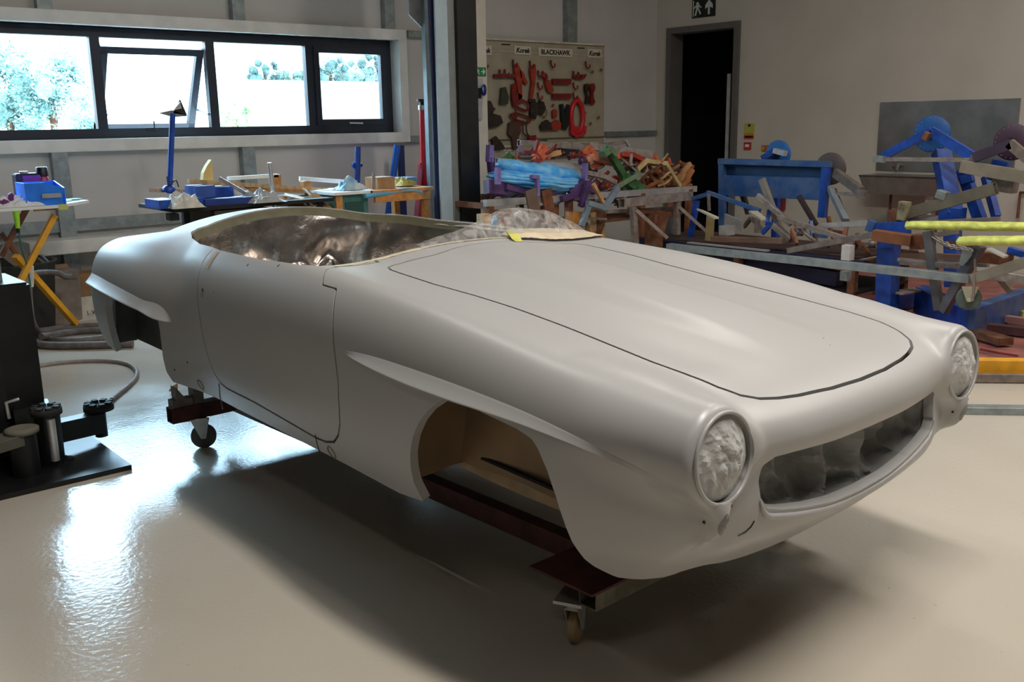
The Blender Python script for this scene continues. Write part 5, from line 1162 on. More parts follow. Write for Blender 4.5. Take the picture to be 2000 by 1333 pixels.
CN={'orange_red_paint':'orange red','dark_red_paint':'dark red','purple_paint':'purple','brown_oxide':'red brown','orange_paint':'bright orange','green_paint':'green','bare_steel':'bare steel','orange_brown_paint':'orange brown','tan_paint':'tan','rusty_steel':'rusty','straw_paint':'straw yellow','dull_steel':'dull grey','blue_paint':'blue','worn_blue_paint':'worn blue'}
zones=[ # x0,x1,y0,y1,n,mats,label,group
 (1005,1130,296,314,14,[REDO,REDD,PURPLE,RUSTO],' jig bracket jumbled behind the blue bundle','small brackets behind the bundle'),
 (1130,1245,312,376,40,[ORANGE,GREEN,RUSTO,BARE,PURPLE,REDO],' jig bracket jumbled right of the blue bundle','small brackets right of the bundle'),
 (1240,1345,318,378,60,[mat('orange_brown_paint',(.42,.17,.06),.5),TAN,RUSTO,ORANGE,RUST,mat('straw_paint',(.55,.42,.20),.5)],' jig bracket at the doorway end of the heap','small brackets at the doorway end'),
 (1060,1240,374,400,26,[RUSTO,PURPLE,BARED,RUST,BARE],' jig bracket lying low along the rack top','small brackets along the rack top'),
 (960,1060,372,392,8,[PURPLE,RUSTO,BARED],' jig bracket lying low under the bundle','small brackets under the bundle')]
for (x0,x1,y0,y1,n_,ms,lab,grp) in zones:
    for i in range(n_):
        px=rng.uniform(x0,x1); py=rng.uniform(y0,y1); Y=rng.uniform(6.65,7.15)
        mm=ms[rng.randrange(len(ms))]; small_br(rng.randrange(4),mm,at(px,py,Y=Y),rng.uniform(.07,.13),rng.uniform(-.9,.9),rng.uniform(-1.2,1.2),'small '+CN[mm.name]+lab,grp)
# things standing under / before the rack
hbar('pale timber upright under the left end of the rack',(945,418),(947,520),.09,.09,WOOD,6.4,6.4,name='timber_block',cat='block')
hbar('blue bent strap on the rack shelf',(962,440),(968,420),.05,.05,mat('strap_blue',(.08,.28,.50),.4),6.5,6.5)
hbar('orange plate under the rack behind the scuttle',(1110,440),(1132,440),.10,.25,WOODO,6.5,6.5,name='plate',cat='plate')
hbar('tan post under the middle of the rack',(1153,415),(1154,520),.08,.08,WOOD,6.6,6.6,name='timber_block',cat='block')
hbar('tan post right of the middle of the rack',(1173,415),(1174,520),.06,.06,WOOD,6.7,6.7,name='timber_block',cat='block')
hbar('dark leaning leg right of the tan posts',(1182,412),(1166,468),.04,.04,RUST,6.6,6.5)
hbar('white cross strip between the tan posts',(1143,426),(1182,428),.05,.02,CARDG,6.5,6.5)
# ------------------------------------------------------------------ silver stands in front of the doorway
def frame_thing(name,label,cat,segs,m,base=None,pname='bar',X=None):
    "thing made of single beams: segs = (p,q,(kw1),(kw2),w,h[,mat,partname])"
    P=[(at(*s[0],**s[2]),at(*s[1],**s[3])) for s in segs]
    zmin=min(min(a.z,b.z) for a,b in P); cx_=sum(a.x+b.x for a,b in P)/(2*len(P)); cy_=sum(a.y+b.y for a,b in P)/(2*len(P))
    t=thing(name,label,cat,(cx_,cy_,max(zmin,0)))
    for s,(a,b) in zip(segs,P):
        mb=MB(); mb.bar(a,b,s[4],s[5],hollow=(len(s)>8)); part(s[7] if len(s)>7 else pname,mb,s[6] if len(s)>6 else m,t)
    return t
S=dict
def legto(px,py,X=None,Y=None):
    return at(px,py,X=X) if X else at(px,py,Y=Y)
t=frame_thing('steel_stand','bare steel stand with a wide top channel before the doorway','stand',[
 ((1214,397),(1348,383),S(Y=5.9),S(Y=5.9),.07,.075,BARE,'top_channel',1),
 ((1236,402),(1241,476),S(Y=5.9),S(Y=5.9),.05,.05,BARE,'leg'),
 ((1322,392),(1322,458),S(Y=5.9),S(Y=5.9),.05,.05,BARE,'leg'),
 ((1242,410),(1303,465),S(Y=5.88),S(Y=5.7),.035,.03,BARE,'brace'),
 ((1326,404),(1380,453),S(Y=5.88),S(Y=5.7),.035,.03,BARE,'brace'),
 ((1185,414),(1322,406),S(Y=6.0),S(Y=6.0),.03,.03,BARE,'cross_tie'),
 ((1240,410),(1322,420),S(Y=5.95),S(Y=5.95),.03,.04,RUSTO,'cross_tie')],BARE)
hbar('rusty leg post under the steel stand',(1278,418),(1276,520),.12,.12,RUST,5.95,5.95,name='steel_post',cat='post')
hbar('rusty slanting post beside the rusty leg post',(1298,420),(1270,520),.06,.06,RUST,5.85,5.85,name='steel_post',cat='post')
# long grey beam frame
X1=6.5
frame_thing('long_beam_frame','long low grey steel frame running behind the car bonnet','frame',[
 ((1306,482),(1896,545),S(z=.50),S(z=.50),.07,.055,STEELG,'side_beam'),
 ((1345,474),(1500,490),S(z=.53),S(z=.53),.05,.012,SILV,'top_strip'),
 ((1652,530),(1651,548),S(X=6.5),S(X=6.5),.06,.06,STEELG,'leg'),
 ((1657,479),(1655,508),S(X=6.6),S(X=6.6),.07,.07,mat('white_post_paint',(.55,.54,.52),.5),'post')],STEELG)
hbar('dark navy beam lying under the long grey frame',(1320,492),(1560,528),.08,.10,mat('navy_steel',(.012,.015,.05),.5),6.9,6.0) if 0 else None
def xbar(label,p,q,w,h,m,X1,X2=None,name='steel_bar',cat='bar',group=None,hollow=False):
    mb=MB(); mb.bar(at(*p,X=X1),at(*q,X=X2 or X1),w,h,hollow=hollow); return solo(name,mb,m,label,cat,group)
NAVY=mat('navy_steel',(.012,.015,.05),.5)
xbar('dark navy beam lying below the long grey frame',(1322,492),(1640,545),.10,.12,NAVY,7.0,7.0)
xbar('white capped end of the dark navy beam',(1314,491),(1322,492),.10,.06,SILV,6.9,6.9)
# first blue jig: big rectangular frame
FX=7.9
frame_thing('blue_jig','big worn blue rectangular jig frame with deep lower panel','frame',[
 ((1406,315),(1622,321),S(X=FX),S(X=FX),.07,.055,BLUEW,'top_beam'),
 ((1411,312),(1411,470),S(X=FX),S(X=FX),.06,.06,BLUEW,'upright'),
 ((1615,318),(1606,425),S(X=FX),S(X=FX),.06,.07,BLUE,'upright'),
 ((1412,362),(1612,370),S(X=FX),S(X=FX),.05,.20,BLUEW,'panel_beam')],BLUEW)
a=at(1420,320,X=FX+.05); b=at(1606,325,X=FX+.05); mb=MB(); mb.prism([at(1416,320,X=FX+.06),at(1610,326,X=FX+.06),at(1608,356,X=FX+.06),at(1416,350,X=FX+.06)],(.012,0,0)); solo('back_plate',mb,mat('teal_blue_plate',(.015,.07,.20),.45),'dull blue plate behind the blue jig frame','plate')
def disc(name,label,c,r,axis,m,nh=20,th=.012,m2=None):
    t=thing(name,label,'disc',c); mb=MB(); mb.lathe(c,[(.02,-th/2),(r-.004,-th/2),(r,-th/2+.003),(r,th/2-.003),(r-.004,th/2),(.02,th/2)],44,axis=axis); part('disc_plate',mb,m,t)
    mb=MB(); d,x,y=mb._frame(Vector(axis))
    for k in range(nh):
        a=2*pi*k/nh; p=Vector(c)+(x*math.cos(a)+y*math.sin(a))*r*.88; mb.cyl(p-d*(th/2+.0015),p+d*(th/2+.0015),.0042,n=8)
    part('bolt_hole_ring',mb,m2 or BARE,t)
    mb=MB(); mb.cyl(Vector(c)-d*.04,Vector(c)+d*.04,.035,n=16); part('hub',mb,IRON,t); return t
def dsk(name,label,px,py,X,rpx,m,nh=20,m2=None):
    c=at(px,py,X=X); e=at(px,py-rpx,X=X); return disc(name,label,c,abs(e.z-c.z),(1,.15,0),m,nh,m2=m2)
dsk('indexing_disc','bright blue drilled disc standing behind the blue jig frame',1520,301,8.3,27,mat('disc_blue',(.02,.16,.50),.4),22)
dp=at(1520,320,X=8.34); mb=MB(); mb.bar((dp.x,dp.y,0),(dp.x,dp.y,dp.z+.02),.06,.06); solo('disc_post',mb,BLUE,'blue post behind the blue jig frame carrying the first blue disc','post')
frame_thing('disc_bracket','small blue angled bracket on the first blue disc','bracket',[((1490,310),(1515,294),S(X=8.2),S(X=8.2),.05,.06,BLUE,'arm'),((1513,294),(1534,300),S(X=8.15),S(X=8.15),.06,.05,SILV,'clamp')],BLUE)
dsk('indexing_disc','dark brown grey drilled disc at the right end of the blue jig frame',1622,330,8.0,32,mat('disc_grey_brown',(.10,.085,.085),.5,.2),20)
frame_thing('swing_arm','brown grey swing arm with round end right of the drilled disc','arm',[((1632,338),(1682,374),S(X=7.9),S(X=7.7),.05,.08,BARED,'arm'),((1632,378),(1680,381),S(X=7.85),S(X=7.7),.03,.03,BARE,'rod'),((1676,378),(1690,381),S(X=7.7),S(X=7.7),.06,.07,BARED,'end_boss')],BARED)
xbar('light blue grey leg slanting under the drilled disc',(1621,368),(1652,432),.05,.05,mat('blue_grey_leg',(.28,.33,.36),.5,.2),7.9,7.6)
xbar('brown edge strip beside the slanting leg',(1630,372),(1658,440),.02,.05,RUSTO,7.95,7.65)
# stainless sink against the wall
sk=thing('wash_trough','stainless steel wash trough with tall splashback on the right wall','sink',(9.9,4.9,.6))
p=[wx(1720,200,.01),wx(1994,194,.01),wx(1978,350,.01),wx(1708,338,.01)]
mb=MB(); ya,yb=p[0].y,p[1].y; mb.box((XW-.012,(ya+yb)/2,(p[0].z+.98)/2),(.012,ya-yb,p[0].z-.98)); part('splashback',mb,STAIN,sk)
y_a=at(1683,342,X=XW-.35).y; y_b=at(1856,345,X=XW-.35).y; tz_=at(1770,344,X=XW-.35).z
mb=MB(); mb.prism([(XW-.42,y_a,tz_),(XW-.02,y_a,tz_),(XW-.02,y_a+.03,tz_-.0),(XW-.02,y_a,tz_-.02),(XW-.40,y_a,tz_-.02)],(0,y_b-y_a,0)); 
mb.prism([(XW-.42,y_a,tz_),(XW-.40,y_a,tz_-.02),(XW-.34,y_a-.05,tz_-.20),(XW-.02,y_a-.05,tz_-.20),(XW-.02,y_a,tz_-.01)],(0,y_b-y_a+.05,0)); part('trough',mb,mat('trough_steel',(.34,.32,.30),.4,.7,var=.1),sk)
for px in (1740,1825):
    a=at(px,332,X=XW-.25); mb=MB(); mb.tube([(XW-.02,a.y,tz_+.09),(XW-.10,a.y,tz_+.10),(XW-.18,a.y-.02,tz_+.04)],.018,8,sub=4); mb.cyl((XW-.03,a.y+.07,tz_+.07),(XW-.06,a.y+.07,tz_+.10),.025,n=10); part('tap',mb,BARED,sk)
for px in (1741,1834):
    a=at(px,370,X=XW-.15); mb=MB(); mb.tube([(XW-.15,a.y,tz_-.20),(XW-.15,a.y,.0)],.015,8); part('pipe',mb,RUST,sk)
mb=MB(); a=at(1816,375,X=XW-.2); mb.cyl((XW-.2,a.y,tz_-.2),(XW-.2,a.y,tz_-.28),.04); mb.cyl((XW-.2,a.y,tz_-.28),(XW-.2,a.y,tz_-.40),.03); part('waste_trap',mb,PAPERW,sk,label='white waste trap')
mb=MB(); y3=at(1990,400,X=XW-.05).y; mb.tube([(XW-.05,y3+.0,.55),(XW-.05,y3+.0,.80),(XW-.05,y3-.4,.82)],.016,8); solo('copper_pipe',mb,RUSTO,'brown bent pipe on the wall at the right edge','pipe')
# second blue jig with triangle head
dsk('indexing_disc','large deep blue drilled disc with triangle arm before the splashback',1820,262,7.6,36,mat('disc_deep_blue',(.012,.09,.32),.4),22)
TRIX=7.3
frame_thing('triangle_arm','blue triangular arm with bright cross rod on the large disc','arm',[
 ((1820,256),(1726,305),S(X=TRIX),S(X=TRIX),.04,.065,BLUE,'arm'),((1818,256),(1902,308),S(X=TRIX),S(X=TRIX),.04,.075,BLUE,'arm'),
 ((1712,311),(1900,313),S(X=TRIX-.02),S(X=TRIX-.02),.03,.032,BARE,'cross_rod'),((1896,312),(1908,318),S(X=TRIX-.04),S(X=TRIX-.04),.06,.07,BARED,'end_boss'),((1708,310),(1728,312),S(X=TRIX-.04),S(X=TRIX-.04),.05,.05,STEELG,'end_boss'),
 ((1806,264),(1814,268),S(X=TRIX-.05),S(X=TRIX-.05),.05,.06,RUSTO,'pivot')],BLUE)
frame_thing('blue_jig_stand','blue stand with splayed legs under the triangle arm','stand',[
 ((1838,296),(1862,420),S(X=7.45),S(X=7.3),.12,.09,BLUE,'column'),((1860,420),(1862,560),S(X=7.3),S(X=7.3),.10,.10,BLUE,'column'),((1880,330),(1918,440),S(X=7.5),S(X=7.4),.05,.10,BLUE,'leg'),((1900,345),(1878,352),S(X=7.45),S(X=7.45),.05,.07,BLUE,'foot_plate'),
 ((1925,345),(1946,424),S(X=7.6),S(X=7.5),.05,.06,BLUE,'leg'),((1840,420),(1880,424),S(X=7.3),S(X=7.3),.12,.13,BLUE,'base_block')],BLUE)
dsk('indexing_disc','purple brown drilled disc cut by the right edge of the photo',1978,278,7.4,36,mat('disc_purple_brown',(.06,.03,.055),.45,.1),20)
frame_thing('swing_arm','purple brown swing arm on the disc at the right edge','arm',[((1902,308),(1975,282),S(X=7.2),S(X=7.2),.04,.07,mat('arm_purple',(.05,.035,.07),.5,.1),'arm'),((1972,280),(2010,312),S(X=7.2),S(X=7.2),.04,.07,BARED,'arm'),((1935,330),(1965,338),S(X=7.3),S(X=7.3),.05,.15,BLUE,'gusset')],BARED)
xbar('tan grey beam running right below the triangle arm',(1878,325),(2015,348),.05,.09,mat('tan_grey_beam',(.27,.24,.19),.5,.2),7.2,7.2)
xbar('short dull steel box on the tan grey beam',(1942,355),(1985,362),.10,.12,BARED,7.3,7.3)
# dull long diagonal beam with clamp
xbar('long dull diagonal beam rising from the blue post to the stand',(1700,438),(1945,368),.06,.085,mat('dull_olive_steel',(.17,.155,.12),.5,.3),7.0,7.0,hollow=True)
xbar('brown sleeve joining the diagonal beam',(1740,424),(1762,418),.08,.10,RUST,6.98,6.98)
xbar('dark and yellow square post top through the diagonal beam',(1763,430),(1768,394),.07,.07,mat('cream_worn_post',(.30,.28,.16),.6,col2=(.05,.03,.03),scale=9),6.95,6.95)
xbar('white ball joint beside the diagonal beam',(1832,378),(1850,384),.07,.06,STEELG,7.0,7.0)
# blue post and cross head
bpst=thing('blue_post','thick square blue post with cross head rising from the floor frame','post',(at(1735,570,X=7.0).x,at(1735,570,X=7.0).y,0))
mb=MB(); a=at(1738,440,X=7.0); b=at(1734,575,X=7.0); mb.bar((b.x,b.y,.0),(a.x,a.y,a.z),.13,.13); part('post',mb,BLUE,bpst)
mb=MB(); mb.bar(at(1705,449,X=6.95),at(1772,445,X=6.95),.12,.10); part('cross_head',mb,BLUE,bpst)
mb=MB(); mb.bar(at(1698,452,X=6.9),at(1706,432,X=6.9),.05,.06); part('clamp_jaw',mb,BLUEW,bpst)
xbar('brown open square tube across the blue post',(1707,459),(1782,470),.09,.08,mat('brown_box_tube',(.25,.10,.045),.5,.2),6.7,6.75,hollow=True)
xbar('dark brown block right of the brown square tube',(1784,472),(1806,472),.12,.11,RUST,6.8,6.8)
# long beams crossing the middle
seg=[('silver box tube leading left from the blue post',(1606,441),(1700,436),.05,.055,SILV,7.0),
('pale brown beam falling right, middle of the crossing beams',(1520,424),(1668,472),.05,.05,BARE,6.9),
('brown grey beam rising right under the falling beam',(1540,490),(1712,457),.06,.06,BARED,6.7),
('steel bar over the falling beam at the left',(1480,382),(1545,438),.05,.06,BARE,7.2),
('dark brown diagonal strip behind the blue frame legs',(1560,383),(1594,440),.05,.05,mat('dark_brown_paint',(.04,.02,.02),.6),7.7),
('light blue angle bar from the blue frame corner down right',(1382,376),(1484,412),.05,.045,BLUEW,7.2),
('blue short bar left of the blue frame foot',(1354,388),(1384,379),.04,.05,BLUEW,7.2),
('blue upright left of the blue frame',(1361,392),(1348,465),.06,.06,BLUE,7.2),
('thin grey upright beside the blue left upright',(1384,378),(1385,412),.03,.03,BARED,7.1),
('yellow brown upright with plate at the left end',(1388,422),(1385,470),.07,.07,mat('mustard_steel',(.28,.22,.10),.5),6.9),
('brown beam on the long grey frame',(1392,467),(1530,471),.07,.06,mat('brown_rust_beam',(.20,.12,.085),.6,.2),6.8),
('steel bar leaning from the frame panel to the crossing beams',(1488,350),(1528,460),.05,.075,mat('worn_grey_brown',(.25,.22,.19),.5,.3),7.3),
('dark steel foot under the leaning bar',(1512,440),(1545,470),.08,.06,BARED,6.9),
('upright behind the flat cream plates',(1479,425),(1479,455),.05,.05,BARED,7.1),
('dark upright behind the frame panel, left',(1450,378),(1462,418),.06,.06,mat('dark_purple_steel',(.05,.04,.06),.5),8.0),
('rusty cross bar right of the brown square tube',(1790,466),(1870,452),.05,.05,BARED,6.9),
('silver bar end near the yellow padding',(1772,430),(1830,426),.05,.045,SILV,7.05),
('brown long bar behind the yellow padding',(1835,434),(1952,428),.05,.04,BARED,7.0),
('brown plank between blue post and padding trestle',(1760,498),(1890,504),.06,.06,mat('brown_rust_beam',(.20,.12,.085),.6,.2),6.8),
('long pale strip below the brown plank',(1755,507),(1930,519),.05,.03,BARE,6.6),
('dark bar under the long pale strip',(1760,512),(1872,520),.06,.05,BARED,6.5),
('tan beam rising right behind the castor wheel',(1900,545),(2010,510),.07,.09,mat('tan_grey_beam',(.27,.24,.19),.5,.2),6.3),
('tan beam end crossing low at the right edge',(1925,535),(2010,548),.07,.08,BARE,6.5),
('dark brace slanting left under the tan beams',(1950,540),(1975,570),.06,.05,BARED,6.6),
('white plate tilted at the end of the trestle',(1932,486),(1965,502),.08,.02,PAPERW,6.6),
('blue bar end at the right edge behind the lower padding',(1970,488),(2010,500),.06,.06,BLUE,6.9),
('brown block behind the lower padding',(1915,502),(1975,508),.10,.10,RUST,6.9),
('dark tie bar behind the lower padding',(1850,478),(1900,485),.05,.08,RUSTO,7.1)]
for lab,p,q,w_,h_2,m_,X_ in seg: xbar(lab,p,q,w_*.8,h_2*.75,m_,X_)
def plate(label,pts,m,**k):
    P=[at(x,y,**k) for x,y in pts]; mb=MB(); mb.prism(P,(0,0,-.015)); return solo('flat_plate',mb,m,label,'plate')
CRM=mat('cream_plate',(.50,.44,.33),.5,.1)
plate('left cream flat plate on a short upright',[(1361,407),(1372,410),(1404,424),(1395,424)],CRM,z=.86)
plate('right cream flat plate on a short upright',[(1462,412),(1480,412),(1496,426),(1486,427)],CRM,z=.80)
bxx=at(1420,450,X=6.9); mb=MB(); mb.box((bxx.x,bxx.y,bxx.z),(.12,.09,.085),bev=.004); mb.cyl((bxx.x-.062,bxx.y,bxx.z),(bxx.x-.055,bxx.y,bxx.z),.02); solo('tube_end_block',mb,SILV,'white square tube end with round hole','block')
mb=MB(); P=[at(1415,418,X=7.1),at(1448,432,X=7.1),at(1448,455,X=7.1),at(1430,440,X=7.1),at(1415,440,X=7.1)]; mb.prism(P,(.03,0,0)); solo('grey_plate',mb,mat('grey_mesh_plate',(.28,.27,.27),.6),'grey speckled plate behind the white tube end','plate')
for i,(px,py,X_,m_) in enumerate([(1500,437,7.2,BLUE),(1508,452,7.0,BLUE),(1560,452,7.0,BARED),(1575,468,6.9,BARE),(1590,460,7.2,BLUEW),(1550,466,6.8,RUSTO),(1605,476,7.0,BARED),(1630,480,7.1,RUST),(1650,468,7.2,RUSTO),(1680,487,7.2,RUST),(1690,476,7.4,BARED),(1720,500,7.4,RUST),(1625,452,7.4,RUST),(1470,440,7.3,BARED)]):
    a=at(px,py,X=X_); small_br(i%4,m_,a,.12,1.2+.5*math.sin(i*2.1),.4*math.cos(i*1.7),'small '+CN[m_.name]+' clamp piece lying among the beams behind the car','small clamp pieces among the beams')
tl=thing('jig_infill','dark low steel trolley frame added to darken the gaps under the jumbled beams behind the car','infill',(7.25,4.9,0))  # added frame: carries the loose beams and darkens the gaps below them
for x in (6.9,7.7): mb=MB(); mb.bar((x,3.9,.43),(x,6.3,.43),.06,.07); part('side_beam',mb,NAVY if x<7 else RUST,tl)
for y in (3.95,4.75,5.5,6.25): mb=MB(); mb.bar((6.9,y,.43),(7.7,y,.43),.06,.05); part('cross_beam',mb,RUST,tl)
for x in (6.9,7.7):
    for y in (4.0,5.1,6.2): mb=MB(); mb.box((x,y,.20),(.06,.06,.40)); part('leg',mb,RUST,tl)
mb=MB(); mb.box((7.3,5.1,.20),(.78,2.3,.02)); part('lower_deck',mb,BLACKM,tl)
mb=MB(); mb.box((7.3,5.1,.465),(.70,2.2,.012)); part('upper_deck',mb,mat('dark_infill_plate',(.06,.035,.028),.6,.2),tl)  # deck coloured dark in place of the shade between the beams
# yellow padded trestles
def padded(label,p,q,X_,extra):
    t=thing('padded_trestle',label,'trestle',(at(*p,X=X_).x,at(*p,X=X_).y,0)); a=at(*p,X=X_); b=at(*q,X=X_); mb=MB()
    def f(s,tt):
        c=a.lerp(b,s); an=2*pi*tt; e=(min(1,s/.02))**.5
        r=.050*e*(1+.10*noise.noise(Vector((s*9,tt*3,X_)))); return c+Vector((math.cos(an)*r*1.5,0,math.sin(an)*r*.62+.003*noise.noise(Vector((s*30,tt*5,1)))))
    mb.grid(f,60,16); mb.cyl(a+Vector((0,.002,0)),a,.03,n=10); part('padding',mb,YPAD,t)
    for (r0,r1,w,m,k0,k1) in extra:
        mb=MB(); 
        A=at(*r0,**k0); Bq=at(*r1,**k1)
        mb.bar(A,Bq,w,w); part('leg',mb,m,t)
    return t
DG=mat('dark_grey_leg',(.11,.11,.12),.45,.3,var=.2)
padded('upper yellow padded trestle bar with dark grey splayed legs',(1772,440),(2040,444),6.55,[((1812,452),(1834,606),.055,DG,S(X=6.5),S(X=6.5)),((1915,480),(1842,608),.06,DG,S(X=6.45),S(X=6.5))])
padded('lower yellow padded bar at the right edge above the castor wheel',(1874,471),(2040,470),6.3,[((2030,475),(2034,640),.055,DG,S(X=6.3),S(X=6.3))])
mb=MB(); pts=[at(1824,464,X=6.5),at(1840,474,X=6.48),at(1860,482,X=6.45),at(1880,485,X=6.42),at(1898,491,X=6.4)]
for i in range(14):
    t0=i/14*4; k=int(t0); fr2=t0-k; p=pts[k].lerp(pts[min(k+1,4)],fr2); d=(pts[min(k+1,4)]-pts[k]).normalized(); up=Vector((0,0,1)) if i%2 else Vector((1,0,0))
    x2=d; ring=[p+x2*.028*math.cos(a)+up*.014*math.sin(a) for a in [2*pi*j/8 for j in range(9)]]; mb.tube(ring,.005,6,cap=False)
solo('chain',mb,BARE,'steel chain hanging between the two padded bars','chain')
cw=thing('trolley_wheel','big grey green castor wheel on its cream fork','wheel',at(1892,603,X=6.35)); c=at(1892,583,X=6.35); rr=abs(at(1892,560,X=6.35).z-c.z)*1.0
mb=MB(); mb.lathe(c,[(rr*.80,-.022),(rr*.97,-.022),(rr,-.012),(rr,.012),(rr*.97,.022),(rr*.80,.022)],32,axis=(1,.35,0)); part('tyre',mb,mat('grey_green_tyre',(.10,.14,.125),.6),cw)
mb=MB(); mb.lathe(c,[(.0,-.016),(rr*.82,-.016),(rr*.82,.016),(0,.016)],28,axis=(1,.35,0)); part('wheel_disc',mb,mat('brown_wheel_disc',(.09,.055,.035),.6),cw)
mb=MB(); mb.prism([at(1878,560,X=6.28),at(1912,560,X=6.28),at(1898,590,X=6.28),at(1888,590,X=6.28)],(.01,0,0)); mb.cyl(at(1893,586,X=6.25),at(1893,586,X=6.33),.014); part('fork',mb,mat('cream_fork',(.42,.38,.26),.5),cw)
mb=MB(); mb.tube([at(1904,506,X=6.28),at(1905,530,X=6.28),at(1900,588,X=6.25)],.008,6); part('brake_rod',mb,BARED,cw)
mb=MB(); mb.prism([at(1880,488,X=6.4),at(1900,486,X=6.4),at(1897,500,X=6.4),at(1888,512,X=6.4),at(1880,520,X=6.4),at(1872,516,X=6.4)],(.02,0,0)); solo('grey_gusset',mb,STEELG,'grey gusset plate under the lower padded bar','plate')
# red floor pit frame, blue base beams, yellow beam, rails
REDF=mat('worn_red_floor_paint',(.34,.12,.10),.55,var=.18,scale=6,bump=.3,bscale=30)
mb=MB(); P=[fl(1906,702,.0),fl(2060,700,.0)]
A1=at(1906,704,z=0); B1=at(2010,704,z=0); 
x0r=5.95; 
corner=at(1906,706,z=0); far=at(1630,535,z=0); rb=at(2000,706,z=0)
mb.prism([(corner.x-.35,corner.y+.6,.002),(rb.x+.6,rb.y-1.6,.002),(9.9,1.2,.002),(9.9,5.4,.002),(8.2,5.6,.002),(6.3,5.6,.002)],(0,0,.006)); struct('floor',mb,REDF)
yb_=[at(1900,720,z=.06),at(2030,722,z=.06)]
mb=MB(); d=(yb_[1]-yb_[0]); mb.bar(yb_[0]-d*1.2,yb_[1]+d*1.2,.08,.12); solo('yellow_beam',mb,YEL,'yellow painted floor beam bordering the red floor','beam')
r1=[at(1900,738,z=.03),at(2030,739,z=.03)]; d=(r1[1]-r1[0]); mb=MB(); mb.bar(r1[0]-d*.8,r1[1]+d*.8,.04,.05); solo('floor_rail',mb,BARED,'narrow grey floor rail just in front of the yellow beam','rail')
r2=[at(1880,800,z=.02),at(2030,802,z=.02)]; d=(r2[1]-r2[0]); mb=MB(); mb.bar(r2[0]-d*.6,r2[1]+d*.6,.07,.04); solo('floor_rail',mb,STEELG,'grey floor rail nearest the car nose','rail')
bb=thing('blue_base_frame','heavy blue base frame on the red floor at the right','frame',(7.6,3.2,0))
q1=at(1846,612,z=.10); q2=at(1890,628,z=.10); q3=at(2030,580,z=.12)
mb=MB(); mb.bar(q2,q3,.10,.20); part('side_beam',mb,BLUEW,bb)
mb=MB(); mb.bar(at(1800,585,z=.12),q2,.12,.20); part('side_beam',mb,BLUE,bb)
mb=MB(); mb.bar(at(1740,592,z=.08),at(1812,572,z=.12),.10,.12); part('cross_beam',mb,BLUE,bb)
mb=MB(); mb.bar(at(1750,573,z=.22),at(1810,563,z=.20),.12,.015); part('top_plate',mb,CARDG,bb)
for i,(p,q,w_,h_2,m_,lab) in enumerate([((1905,650),(1965,668),.12,.05,RUST,'rusty angle plate on the red floor beside the far headlamp'),((1930,640),(2020,650),.08,.06,mat('dark_plum_steel',(.10,.04,.045),.6),'dark plum beam lying flat on the red floor'),((1960,622),(2030,632),.06,.05,mat('pinkish_worn_steel',(.36,.20,.18),.6),'worn pinkish beam end at the right edge of the red floor'),((1975,603),(2010,615),.10,.05,mat('pale_yellow_paint',(.60,.52,.12),.5),'pale yellow arrow shaped plate at the right edge')]):
    mb=MB(); mb.bar(at(*p,z=.05),at(*q,z=.05),w_,h_2); solo('floor_bar',mb,m_,lab,'bar')
mb=MB(); mb.tube([fl(1915,683,.012),fl(1950,690,.012),fl(1988,696,.012)],.008,6); solo('red_rod',mb,REDD,'thin dark red rod lying on the red floor','rod')
for i,(p,q) in enumerate([((1655,548),(1700,560)),((1710,563),(1735,566)),((1640,545),(1662,556))]): 
    mb=MB(); mb.bar(at(*p,z=.05),at(*q,z=.05),.14,.06); solo('floor_bar',mb,mat('pinkish_worn_steel',(.36,.20,.18),.6),'worn pink red plate lying behind the car bonnet','plate','worn plates behind the bonnet')
# orange scrap under the car tail
a=at(340,764,z=.01); mb=MB(); mb.prism([a+Vector((-.03,0,0)),a+Vector((.03,.02,0)),a+Vector((.045,.05,.02)),a+Vector((0,.02,.015))],(0,0,.01)); solo('paper_scrap',mb,mat('orange_scrap',(.55,.28,.14),.6),'small orange scrap on the floor under the sill','scrap')
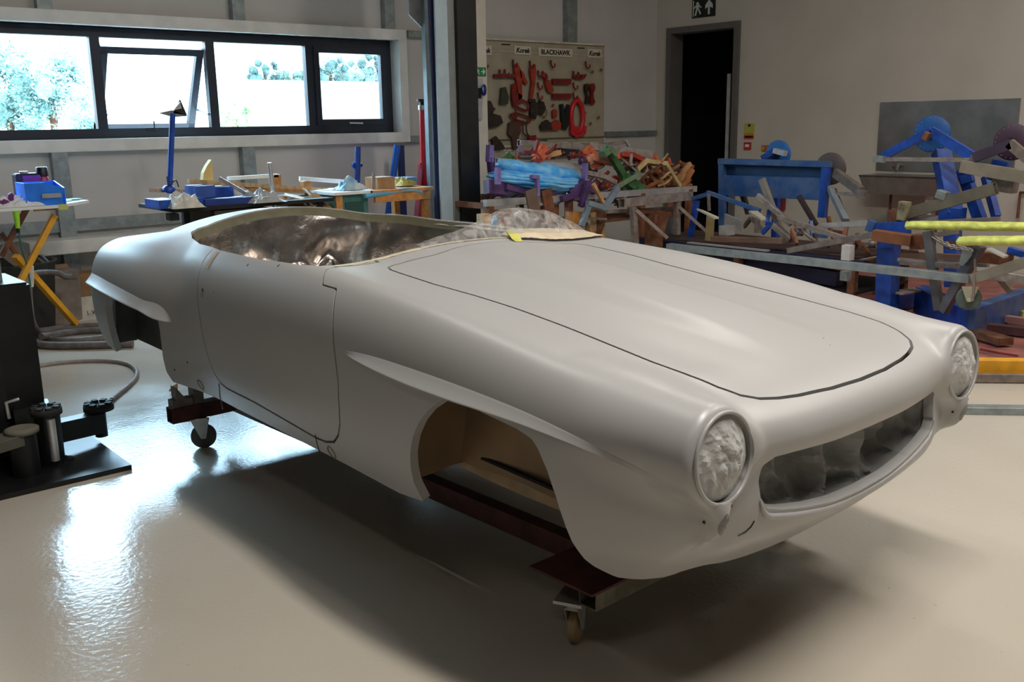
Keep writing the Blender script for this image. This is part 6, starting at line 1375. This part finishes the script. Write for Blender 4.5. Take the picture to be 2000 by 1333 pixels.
# ------------------------------------------------------------------ outdoors: ground, pale building and trees
mb=MB(); mb.box((5,40,-.3),(140,62,.1)); struct('ground_outside',mb,mat('pale_gravel',(.42,.44,.42),.9,var=.05))
def leaf_mat(n,c): return mat(n,c,.7,var=.45,scale=3)
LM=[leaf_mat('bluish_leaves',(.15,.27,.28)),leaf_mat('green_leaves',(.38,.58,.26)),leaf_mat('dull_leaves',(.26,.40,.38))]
def tree(label,px,py,Y,rpx,m,sq=1.0,n=900,seed=0):
    c=at(px,py,Y=Y); r=abs(at(px+rpx,py,Y=Y).x-c.x); rg=random.Random(seed)
    t=thing('tree',label,'tree',(c.x,Y,-.2)); mb=MB(); mb.tube([(c.x,Y,-.2),(c.x+.05*r,Y,c.z*.5),(c.x,Y,c.z)],lambda s:.07*r*(1-.5*s)+.03,8); part('trunk',mb,RUST,t)
    mb=MB(); blobs=[(Vector((c.x+rg.uniform(-.8,.8)*r,Y+rg.uniform(-.5,.5)*r,c.z+rg.uniform(-.75,.65)*r*sq)),r*rg.uniform(.22,.42)) for _ in range(22)]
    for _ in range(n):
        b,br=blobs[rg.randrange(22)]; d=Vector((rg.gauss(0,1),rg.gauss(0,1),rg.gauss(0,1))).normalized()*br*rg.uniform(.5,1.25)
        p=b+d; s_=r*rg.uniform(.025,.055); u=Vector((rg.gauss(0,1),rg.gauss(0,1),rg.gauss(0,1))).normalized(); v=u.orthogonal().normalized()
        mb.add([p-u*s_,p+v*s_*.6,p+u*s_,p-v*s_*.6],[[0,1,2,3]])
    for b,br in blobs:
        bm=bmesh.new(); bmesh.ops.create_icosphere(bm,subdivisions=2,radius=br*.5); 
        mb.add([b+v.co*(1+.25*noise.noise(v.co*3/br+b)) for v in bm.verts],[[v.index for v in f.verts] for f in bm.faces]); bm.free()
    part('foliage',mb,m,t); return t
tree('large bluish tree filling the left window pane',95,170,16,95,LM[2],1.0,7000,1)
tree('darker conifer like tree at the left edge of the left pane',15,215,17,80,LM[2],1.0,4000,2)
tree('bush low behind the left window pane',160,245,15,60,LM[2],.9,3000,3)
tree('small green shrub low in the third pane beside the mullion',460,235,13,50,LM[1],1.0,3000,4)
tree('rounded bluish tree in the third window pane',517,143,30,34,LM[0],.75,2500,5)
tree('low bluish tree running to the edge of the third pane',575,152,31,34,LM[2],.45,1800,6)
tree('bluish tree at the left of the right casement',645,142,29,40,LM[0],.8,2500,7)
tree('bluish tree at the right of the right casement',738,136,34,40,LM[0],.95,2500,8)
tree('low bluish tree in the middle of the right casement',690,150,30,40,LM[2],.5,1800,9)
zr=at(560,158,Y=26).z; mb=MB(); xa_=at(480,158,Y=26).x; xb_=at(800,158,Y=26).x; mb.box(((xa_+xb_)/2+2,26.0,(zr-.3)/2),(xb_-xa_+6,.6,zr+.3)); WHT=mat('white_cladding',(.85,.87,.88),.6,var=.02); solo('white_building',mb,WHT,'long flat white building beyond the right hand panes','building')
